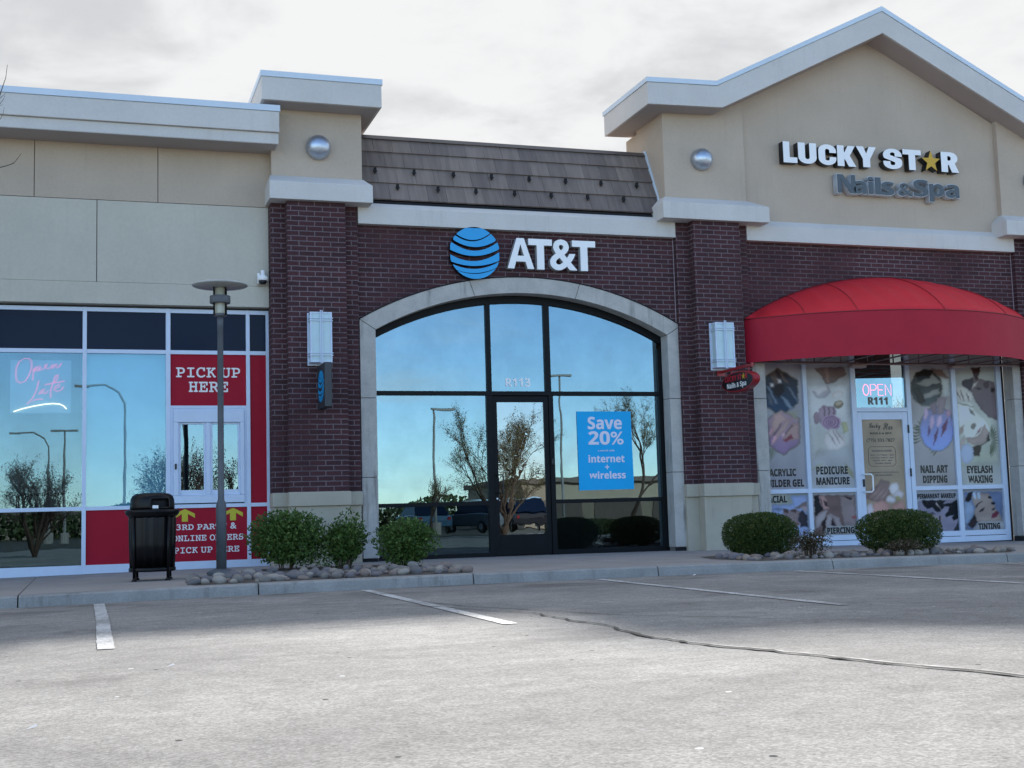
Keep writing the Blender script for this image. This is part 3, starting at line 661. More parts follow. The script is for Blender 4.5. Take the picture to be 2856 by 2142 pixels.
def ribbon(b_, t_pts, y0, y1):
    m = MB(); n = len(b_); vs = []
    for y in (y0, y1): vs += [(x, y, z) for x, z in b_]+[(x, y, z) for x, z in t_pts]
    q = 2*n; fs_ = []
    for i in range(n-1):
        fs_ += [(i, i+1, n+i+1, n+i), (q+i+1, q+i, q+n+i, q+n+i+1), (i, q+i, q+i+1, i+1), (n+i, n+i+1, q+n+i+1, q+n+i)]
    fs_ += [(0, n, q+n, q), (n-1, q+n-1, q+2*n-1, 2*n-1)]
    return m.add(vs, fs_)
fasc = fixn(ribbon(bot[::-1], top, -.50, 1.34).build('gable_fascia', m_trim, NB)); bevel(fasc, .006)
cpt = [(8.442, 7.690), (9.688, 7.722), (12.918, 9.305), (16.152, 7.722), (17.41, 7.69)]
fixn(ribbon([(x, z+.003) for x, z in [(8.442, 7.609), (9.69, 7.641), (12.918, 9.216), (16.15, 7.641), (17.41, 7.609)]], cpt, -.515, 1.36).build('coping', m_cope, fasc))
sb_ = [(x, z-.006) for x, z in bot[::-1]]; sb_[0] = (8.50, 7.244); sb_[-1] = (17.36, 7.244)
fixn(ribbon(sb_, [(x, z+.004) for x, z in sb_], -.46, 1.30).build('soffit', m_soff, fasc))
MB().add([(9.7,.95,7.3),(12.918,.95,8.85),(16.1,.95,7.3),(9.7,6,7.3),(12.918,6,8.85),(16.1,6,7.3)], [(0,1,4,3),(1,2,5,4),(3,4,5)]).build('roof', m_soff, NB)
MB().box(9.3, 17.5, 1.0, 6.0, 5.3, 5.4).build('roof_slab', m_soff, NB)
MB().box(16.955, 30, .12, .36, -.1, 5.6).box(30, 30.2, .12, 6, -.1, 5.6).build('wing_wall', m_stucL, NB); bevel(MB().box(16.96, 30.3, -.25, .6, 5.602, 6.1).build('wing_cornice', m_trim, NB), .008)
# frame
m = MB()
VX = ((10.55,10.60),(11.435,11.510),(12.368,12.460),(13.468,13.552),(14.405,14.497),(15.357,15.455))
for x0, x1 in VX: vbar(m, x0, x1, .10, 3.75)
for (a, b_) in ((10.60,11.435),(11.510,12.368),(13.552,14.405),(14.497,15.357)):
    vbar(m, a, b_, 1.008, 1.08, FZ+.003); vbar(m, a, b_, .205, .292, FZ+.003); vbar(m, a, b_, .10, .196, FZ-.004)
vbar(m, 12.46, 13.468, 2.37, 2.442, FZ+.003)
bevel(m.build('storefront_frame', m_alu, NB), .003)
MB().box(10.56, 15.46, FZ+.02, FZ+.09, .02, .205).build('threshold', m_dark, NB)
MB().box(15.455, 15.50, FZ, FZ+.11, .08, 3.7).build('frame_gasket', m_dark, NB)
for (a, b_) in ((10.60,11.435),(11.510,12.368),(13.552,14.405),(14.497,15.357)):
    for z0, z1 in ((.292, 1.008), (1.08, 3.74)): MB().add([(a, FZ+.035, z0), (b_, FZ+.035, z0), (b_, FZ+.035, z1), (a, FZ+.035, z1)], [(0,1,2,3)]).build('window_pane', g_film, NB)
MB().add([(12.46, FZ+.035, 2.442), (13.468, FZ+.035, 2.442), (13.468, FZ+.035, 3.74), (12.46, FZ+.035, 3.74)], [(0,1,2,3)]).build('window_pane', glass_mat('glass_transom', .33, (.35,.4,.4), .005), NB)
m = MB(); m.box(12.466, 12.548, FZ+.01, FZ+.07, .15, 2.362).box(13.362, 13.462, FZ+.01, FZ+.07, .15, 2.362).box(12.548, 13.362, FZ+.01, FZ+.07, 2.235, 2.362).box(12.548, 13.362, FZ+.01, FZ+.07, .15, .34)
dr2 = bevel(m.build('door', m_alu, NB), .003)
MB().add([(12.548, FZ+.035, .34), (13.362, FZ+.035, .34), (13.362, FZ+.035, 2.235), (12.548, FZ+.035, 2.235)], [(0,1,2,3)]).build('door_glass', g_film, dr2)
MB().tube([(12.51, FZ+.01, 1.295), (12.51, FZ-.05, 1.30), (12.60, FZ-.09, 1.30), (12.635, FZ-.09, 1.27), (12.635, FZ-.09, 1.03), (12.60, FZ-.09, 1.0), (12.51, FZ-.05, 1.0), (12.51, FZ+.01, 1.005)], .014, 8).build('handle', m_white, dr2, True)
bevel(MB().box(12.50, 12.53, FZ-.015, FZ+.01, 1.09, 1.22).build('lock', m_black, dr2), .004)
for z in (2.0, 1.25): MB().box(13.452, 13.474, FZ-.012, FZ+.01, z, z+.14).build('hinge', m_black, dr2)

# ------------------------------------------------------------------ round wall ornaments
def dome(x, z, r, label):
    t = thing('wall_dome', label, 'ornament', 'brushed metal domes on the tower fronts')
    MB().lathe([(r*.99, -.10), (r*1.0, -.13), (r*1.0, -.155), (r*.93, -.16)], (x, 0, z), 36, 'y').build('ring', m_silver, t, True)
    pf = [(r*math.cos(a), -.15-r*.86*math.sin(a)) for a in [R(i*7.5) for i in range(12)]]+[(.001, -.15-r*.86)]
    MB().lathe(pf, (x, 0, z), 40, 'y').build('dome', m_silver, t, True)
dome(3.225, 6.30, .185, 'silver dome on the square tower beside the tiled mansard and the long cornice')
dome(9.545, 6.50, .182, 'silver dome on the stucco tower between the tiled mansard and the gable')
dome(16.14, 6.50, .182, 'silver dome cut by the picture edge beyond the gable')

# ------------------------------------------------------------------ globe emblem
def par3(p):
    (x1, y1), (x2, y2), (x3, y3) = p
    def f(x): return y1*(x-x2)*(x-x3)/((x1-x2)*(x1-x3))+y2*(x-x1)*(x-x3)/((x2-x1)*(x2-x3))+y3*(x-x1)*(x-x2)/((x3-x1)*(x3-x2))
    return f
GC = (5.622, 4.800); GR = .405
GAPS = [([(5.367,5.062),(5.591,5.000),(5.889,5.129)], [(5.358,5.036),(5.59,4.978),(5.88,5.103)]),
        ([(5.288,4.988),(5.57,4.893),(5.991,5.021)], [(5.269,4.944),(5.555,4.836),(5.998,4.985)]),
        ([(5.235,4.834),(5.579,4.751),(6.027,4.880)], [(5.223,4.766),(5.603,4.671),(6.028,4.835)]),
        ([(5.241,4.653),(5.627,4.596),(6.000,4.685)], [(5.261,4.614),(5.638,4.551),(5.983,4.660)]),
        ([(5.330,4.523),(5.624,4.485),(5.912,4.555)], [(5.386,4.500),(5.636,4.473),(5.886,4.535)])]
def globe_bands(fn, y0, y1, rscale=1.):
    """list of MB, one per blue band; fn maps (x,z) in emblem units to the sign's own plane"""
    out = []; up_ = [None]+[par3(g[1]) for g in GAPS]; lo_ = [par3(g[0]) for g in GAPS]+[None]
    for u, l in zip(up_, lo_):
        cols = []
        for i in range(61):
            x = GC[0]-GR+2*GR*i/60; h = math.sqrt(max(GR*GR-(x-GC[0])**2, 0))
            t, b_ = GC[1]+h, GC[1]-h
            if u: t = min(t, u(x))
            if l: b_ = max(b_, l(x))
            if t-b_ > .004: cols.append((x, b_, t))
        if len(cols) < 3: continue
        m = MB(); n = len(cols); vs = []
        for y in (y0, y1): vs += [fn(x, b_, y) for x, b_, t in cols]+[fn(x, t, y) for x, b_, t in cols]
        q = 2*n; fs_ = []
        for i in range(n-1): fs_ += [(i, i+1, n+i+1, n+i), (q+i+1, q+i, q+n+i, q+n+i+1), (i, q+i, q+i+1, i+1), (n+i, n+i+1, q+n+i+1, q+n+i)]
        fs_ += [(0, n, q+n, q), (n-1, q+n-1, q+2*n-1, 2*n-1)]
        out.append(m.add(vs, fs_))
    return out
def two(o, side, ax=1):
    o.data.materials.append(side); fixn(o)
    for p in o.data.polygons:
        if abs(p.normal[ax]) < .7: p.material_index = 1
t = thing('wall_sign', 'blue striped globe beside white letters AT&T mounted on the brick above the arch', 'sign')
for b_ in globe_bands(lambda x, z, y: (x, y, z), -.12, -.015): two(b_.build('globe_band', m_blue, t), m_black)
for ch, x0, x1 in (('A', 6.144, 6.590), ('T', 6.495, 6.885), ('&', 6.845, 7.320), ('T', 7.222, 7.613)):
    if ch == 'T':
        m = MB().prism([(x0, 4.958), (x0+.135, 4.958), (x0+.135, 4.575), (x1-.135, 4.575), (x1-.135, 4.958), (x1, 4.958), (x1, 5.058), (x0, 5.058)], -.125, -.02)
        two(m.build('letter', m_white, t), m_return)
    elif ch == 'A':
        fixn(text(ch, 'letter', m_white, x0, x1-.01, 4.578, 5.060, -.02, t, .105, .006, 'bold', m_return))
    else: text(ch, 'letter', m_white, x0, x1-.02, 4.572, 5.066, -.02, t, .105, .022, 'plain', m_return)

# ------------------------------------------------------------------ gable sign
t = thing('gable_sign', 'white LUCKY STAR letters with a gold star on the stucco gable', 'sign')
FD = -.16; Bk = -.02
def P(pts): return pts
def glyph(pts, x0, x1, z0, z1, y0, y1, mf, ms, par, holes=None):
    q = [(x0+(x1-x0)*a, z0+(z1-z0)*b_) for a, b_ in pts]
    cu = bpy.data.curves.new('g', 'CURVE'); cu.dimensions = '2D'; cu.fill_mode = 'BOTH'; cu.extrude = abs(y1-y0)/2
    for poly in [q]+[[(x0+(x1-x0)*a, z0+(z1-z0)*b_) for a, b_ in h] for h in (holes or [])]:
        sp_ = cu.splines.new('POLY'); sp_.points.add(len(poly)-1); sp_.use_cyclic_u = True
        for i, (a, b_) in enumerate(poly): sp_.points[i].co = (a, b_, 0, 1)
    ob = bpy.data.objects.new('g', cu); COL.objects.link(ob); dg = bpy.context.evaluated_depsgraph_get(); dg.update()
    me = bpy.data.meshes.new_from_object(ob.evaluated_get(dg)); bpy.data.objects.remove(ob); bpy.data.curves.remove(cu)
    for v in me.vertices: x, z, d = v.co; v.co = (x, (y0+y1)/2-d, z)
    me.update(); me.materials.clear(); o = link(me, 'letter', [mf, ms], par); fixn(o)
    for p_ in o.data.polygons: p_.material_index = 0 if abs(p_.normal[1]) > .7 else 1
    return o
def cir(cx_, cz_, rx, rz, a0, a1, n=10): return [(cx_+rx*math.cos(R(a0+(a1-a0)*i/n)), cz_+rz*math.sin(R(a0+(a1-a0)*i/n))) for i in range(n+1)]
GL = {
 'L': ([(0,0),(1,0),(1,.26),(.46,.26),(.46,1),(0,1)], None),
 'U': ([(0,1),(0,.3)]+cir(.5,.3,.5,.3,180,360)+[(1,1),(.62,1),(.62,.3)]+cir(.5,.3,.12,.08,0,-180,6)+[(.38,1)], None),
 'C': (cir(.5,.68,.5,.32,0,180)+cir(.5,.32,.5,.32,180,360)+[(1,.40),(.62,.40),(.62,.3)]+cir(.5,.3,.12,.08,0,-180,6)+[(.38,.7)]+cir(.5,.7,.12,.08,180,0,6)+[(.62,.6),(1,.6)], None),
 'K': ([(0,0),(.38,0),(.38,.33),(.42,.33),(.62,0),(1.03,0),(.70,.52),(1.0,1),(.60,1),(.42,.68),(.38,.68),(.38,1),(0,1)], None),
 'Y': ([(.32,0),(.68,0),(.68,.40),(1,1),(.64,1),(.5,.66),(.36,1),(0,1),(.32,.40)], None),
 'T': ([(.32,0),(.68,0),(.68,.75),(1,.75),(1,1),(0,1),(0,.75),(.32,.75)], None),
 'R': ([(0,0),(.38,0),(.38,.36),(.44,.36),(.60,0),(1.02,0),(.80,.44)]+cir(.55,.70,.42,.30,-35,90,8)+[(0,1)], [[(.38,.58),(.50,.58),(.57,.64),(.57,.74),(.50,.80),(.38,.80)]]),
 'S': (cir(.5,.70,.5,.30,0,180,10)+[(0,.62),(.06,.52),(.62,.34),(.62,.25)]+cir(.5,.25,.12,.06,0,-180,6)+[(.38,.38),(0,.38),(0,.28)]+cir(.5,.28,.5,.28,180,360,10)+[(1,.40),(.94,.52),(.38,.68),(.38,.76)]+cir(.5,.76,.12,.06,180,0,6)+[(.62,.62),(1,.62)], None)}
for ch, x0, x1, dz in (('L',11.060,11.325,0),('U',11.345,11.698,0),('C',11.735,12.083,0),('K',12.103,12.455,0),('Y',12.478,12.876,.008),('S',13.013,13.392,.006),('T',13.410,13.784,.012),('R',14.195,14.552,.016)):
    glyph(GL[ch][0], x0, x1, 6.543+dz, 6.905+dz, FD, Bk, m_white, m_black, t, GL[ch][1])
st_ = []
for i in range(10):
    a = R(90+36*i); r_ = .198 if i % 2 == 0 else .082; st_.append((13.985+r_*math.cos(a), 6.728+r_*math.sin(a)))
two(MB().prism(st_[::-1], FD, Bk).build('star', m_gold, t), m_black)
t = thing('gable_sign', 'slate grey Nails & Spa letters under the white name on the gable', 'sign')
m_ngr = mat('nails_return', (.50,.53,.56), .45, var=.04)
for ch, x0, x1, z0, z1 in (('N',12.085,12.440,6.078,6.405),('a',12.400,12.655,6.080,6.312),('i',12.690,12.795,6.085,6.392),('l',12.825,12.945,6.085,6.392),('s',12.955,13.215,6.080,6.325),('&',13.285,13.575,6.085,6.318),('S',13.600,13.905,6.092,6.400),('p',13.925,14.235,6.015,6.340),('a',14.265,14.545,6.100,6.345)):
    o_ = .018 if ch not in 'ai' else .006
    text(ch, 'letter_edge', m_ngr, x0-.008, x1+.008, z0-.008, z1+.008, Bk, t, .12, .010, 'bold')
    text(ch, 'letter', m_slate, x0+.004, x1-.004, z0+.004, z1-.004, Bk-.12, t, .012, .0, 'bold')

# ------------------------------------------------------------------ lamps on piers
def sconce(x0, x1, z0, z1, yb, label):
    t = thing('wall_lamp', label, 'lamp', 'glass box lamps on the brick piers')
    w = x1-x0; yf = -.50
    bevel(MB().box(x0-.012, x1-.02, yb-.018, yb, z0-.03, z1+.01).build('back_plate', m_alu, t), .004)
    MB().box(x0+.012, x1-.012, yf+.012, yb-.018, z0+.014, z1-.014).build('diffuser', m_sconce, t)
    m = MB()
    for xa in (x0, x1-.022): m.box(xa, xa+.022, yf, yf+.022, z0, z1).box(xa, xa+.022, yb-.04, yb-.0185, z0, z1)
    for za in (z0, z1-.02): m.box(x0+.022, x1-.022, yf+.001, yf+.022, za, za+.02).box(x0+.001, x0+.021, yf+.022, yb-.04, za, za+.02).box(x1-.021, x1-.001, yf+.022, yb-.04, za, za+.02)
    for za in (z0+.095, z0+.13, z1-.13, z1-.095): m.box(x0-.012, x1+.012, yf-.014, yf-.002, za, za+.011).box(x0-.012, x0, yf-.002, yb-.04, za, za+.011).box(x1, x1+.012, yf-.002, yb-.04, za, za+.011)
    xm = (x0+x1)/2+.0
    m.box(xm-.018, xm-.006, yf-.028, yf-.015, z0-.02, z1+.025).box(xm+.006, xm+.018, yf-.028, yf-.015, z0-.02, z1+.025)
    m.build('lamp_cage', m_alu, t)
sconce(3.012, 3.328, 3.035, 3.765, -.3, 'glass box lamp above the globe blade sign on the brick pier')
sconce(9.470, 9.800, 3.020, 3.745, -.3, 'glass box lamp above the oval hanging sign on the brick pier')

# blade sign
t = thing('blade_sign', 'dark grey panel with a blue striped globe sticking out from the pier', 'sign')
m_bl = mat('blade_grey', (.03,.036,.044), .45, var=.05)
bevel(MB().box(3.132, 3.232, -.95, -.36, 2.356, 2.985).build('panel', m_bl, t), .008)
MB().box(3.16, 3.20, -.36, -.30, 2.45, 2.55).box(3.16, 3.20, -.36, -.30, 2.80, 2.90).build('bracket', m_bl, t)
k_ = .225/GR
for b_ in globe_bands(lambda x, z, y: (y, -.655-(x-GC[0])*k_, 2.67+(z-GC[1])*k_), 3.126, 3.1315): fixn(b_.build('globe_band', m_blue, t))

# oval hanging sign
t = thing('hanging_sign', 'oval black and red LUCKY STAR Nails & Spa sign on a red arm', 'sign')
m = MB(); OC = (-.93, 2.745); a_, b2 = .525, .160; OX0, OX1 = 9.585, 9.70
n = 48; ring = [(OC[0]+a_*math.cos(2*math.pi*i/n), OC[1]+b2*math.sin(2*math.pi*i/n)) for i in range(n)]
m.add([(OX0, y, z) for y, z in ring]+[(OX1, y, z) for y, z in ring], [tuple(range(n)), tuple(range(2*n-1, n-1, -1))]+[(i, n+i, n+(i+1) % n, (i+1) % n) for i in range(n)])
bevel(fixn(m.build('body', m_redsign, t)), .008)
ring = [(OC[0]+a_*.94*math.cos(2*math.pi*i/n), OC[1]+b2*.86*math.sin(2*math.pi*i/n)) for i in range(n)]
fixn(MB().add([(OX0-.004, y, z) for y, z in ring]+[(OX0+.002, y, z) for y, z in ring], [tuple(range(n)), tuple(range(2*n-1, n-1, -1))]+[(i, n+i, n+(i+1) % n, (i+1) % n) for i in range(n)]).build('face', m_black, t))
def yz_text(body, mt, ya, yb, za, zb, off=.0):
    # reads with -Y to the viewer's right when seen from the -X side
    o = text(body, 'lettering', mt, 0, 1, za, zb, OX0-.006, t, .003, off, 'bold', plane='XZ')
    for v in o.data.vertices: x, y, z = v.co; v.co = (y, ya+(yb-ya)*x, z)
    o.data.update(); return o
m_rl = mat('letter_red', (.52,.02,.04), .4, var=0)
yz_text('LUCKY ST', m_rl, -.545, -1.085, 2.766, 2.850, .0)
yz_text('R', m_rl, -1.205, -1.275, 2.766, 2.846, .0)
yz_text('Nails & Spa', m_text_white, -.60, -1.225, 2.634, 2.742, .008)
st_ = [( -1.145-(.055 if i % 2 == 0 else .024)*math.cos(R(90+36*i)), 2.808+(.052 if i % 2 == 0 else .02)*math.sin(R(90+36*i))) for i in range(10)]
MB().add([(OX0-.009, y, z) for y, z in st_]+[(OX0-.003, y, z) for y, z in st_], [tuple(range(10))]+[(i, 10+i, 10+(i+1) % 10, (i+1) % 10) for i in range(10)]).build('star', m_gold, t)
MB().box(9.565, 9.715, -.315, -.30, 2.90, 3.02).build('wall_plate', m_redsign, t)
MB().box(9.625, 9.655, -1.30, -.315, 2.945, 2.985).box(9.62, 9.66, -1.34, -1.30, 2.935, 2.995).build('arm', m_redsign, t)
MB().box(9.632, 9.648, -1.22, -1.205, 2.88, 2.945).box(9.632, 9.648, -.66, -.645, 2.885, 2.945).build('hanger', m_redsign, t)
# camera
t = thing('security_camera', 'small white dome camera on the pale stucco beside the brick pier', 'camera')
MB().box(2.335, 2.365, -.0, .09, 4.25, 4.40).build('wall_mount', m_white, t)
MB().lathe([(.025, 4.44), (.03, 4.435), (.03, 4.37), (.075, 4.345), (.08, 4.29), (.072, 4.285)], (2.405, -.02, 0), 20).build('housing', m_white, t, True)
MB().lathe([(.06, 4.285), (.055, 4.255), (.035, 4.235), (.001, 4.228)], (2.405, -.02, 0), 20).build('lens_dome', m_black, t, True)

# ------------------------------------------------------------------ awning
t = thing('awning', 'red bowed canvas awning over the nail salon entrance', 'awning')
AXc, AH, AS = 13.05, 2.845, 1.43; AR = (AH*AH+AS*AS)/(2*AS)
def afront(u):   # u in -1..1
    x = u*AH; return AXc+x, -.105-(math.sqrt(max(AR*AR-x*x, 0))-(AR-AS))
WR = (AH*AH+.80*.80)/(1.6)
def awall(u):
    x = u*AH*(.78+.22*abs(u)); return AXc+x, 3.872+math.sqrt(WR*WR-x*x)-(WR-.80)
nu, nv = 96, 10; m = MB()
for i in range(nu+1):
    u = -1+2*i/nu; fx, fy = afront(u); wx, wz_ = awall(u)
    fr_ = abs(((u+1)*8) % 1-.5)*2          # 0 mid panel, 1 at a rib
    sag = .045*(1-fr_**2)
    for j in range(nv+1):
        s_ = j/nv; ang = s_*math.pi/2
        h = .55*s_+.45*(1-math.cos(ang)); v_ = .55*s_+.45*math.sin(ang)
        m.v.append((fx+(wx-fx)*h, fy+((-.004 if abs(u) < .95 else -.105)-fy)*h, 3.858+(wz_-3.858)*v_-sag*math.sin(math.pi*s_)))
for i in range(nu):
    for j in range(nv): m.f.append((i*(nv+1)+j, (i+1)*(nv+1)+j, (i+1)*(nv+1)+j+1, i*(nv+1)+j+1))
cv = m.build('canopy', m_awn, t, True)
mm = cv.modifiers.new('s', 'SOLIDIFY'); mm.thickness = .006; mm.offset = -1
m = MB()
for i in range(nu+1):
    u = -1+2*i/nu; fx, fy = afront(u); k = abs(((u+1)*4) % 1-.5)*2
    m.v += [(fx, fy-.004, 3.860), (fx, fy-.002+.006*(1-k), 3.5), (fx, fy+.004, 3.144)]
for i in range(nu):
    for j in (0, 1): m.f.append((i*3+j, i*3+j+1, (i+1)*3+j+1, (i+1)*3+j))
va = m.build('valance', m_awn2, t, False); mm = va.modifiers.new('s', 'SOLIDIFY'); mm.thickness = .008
tr_pts = [(afront(-1+2*i/40)[0], afront(-1+2*i/40)[1]-.006, 3.858) for i in range(41)]
MB().tube(tr_pts, .009, 6).build('piping', mat('piping_dark', (.20,.012,.018), .6, var=0), t, True)
for u in (-.75, -.5, 0, .5, .75):
    p = []
    for j in range(11):
        s_ = j/10; ang = s_*math.pi/2; h = .55*s_+.45*(1-math.cos(ang)); v_ = .55*s_+.45*math.sin(ang); fx, fy = afront(u); wx, wz_ = awall(u)
        p.append((fx+(wx-fx)*h, fy+(-.004-fy)*h-.004, 3.862+(wz_-3.858)*v_))
    MB().tube(p, .006, 5).build('seam', mat('seam_dark', (.30,.014,.022), .6, var=0) if u == -.75 else bpy.data.materials['seam_dark'], t, True)
m = MB()
m.tube([(afront(-1+2*i/24)[0], afront(-1+2*i/24)[1]+.03, 3.17) for i in range(25)], .016, 6)
m.tube([(AXc-AH*.98, -.05, 3.17), (AXc+AH*.98, -.05, 3.17)], .016, 6)
for u in [-.8,-.6,-.4,-.2,0,.2,.4,.6,.8]:
    fx, fy = afront(u); m.tube([(fx, fy+.03, 3.17), (AXc+(fx-AXc)*.9, -.05, 3.17)], .013, 6)
    m.tube([(AXc+(fx-AXc)*.9, -.05, 3.17), (AXc+(fx-AXc)*.9, -.05, 3.5)], .013, 6)
m.tube([(AXc-2.3, -.35, 3.12), (AXc+2.3, -.35, 3.12)], .015, 6)
m.build('awning_frame', m_tubew, t, True)
for x in (12.10, 14.05):
    l = thing('flood_light', 'small hooded light under the red awning '+('near the pedicure poster' if x < 13 else 'near the eyelash poster'), 'lamp', 'lights under the awning')
    bevel(MB().box(x-.14, x+.14, -.48, -.32, 3.045, 3.10).build('housing', m_tubew, l), .01)
    MB().box(x-.02, x+.02, -.42, -.38, 3.10, 3.14).build('bracket', m_tubew, l)

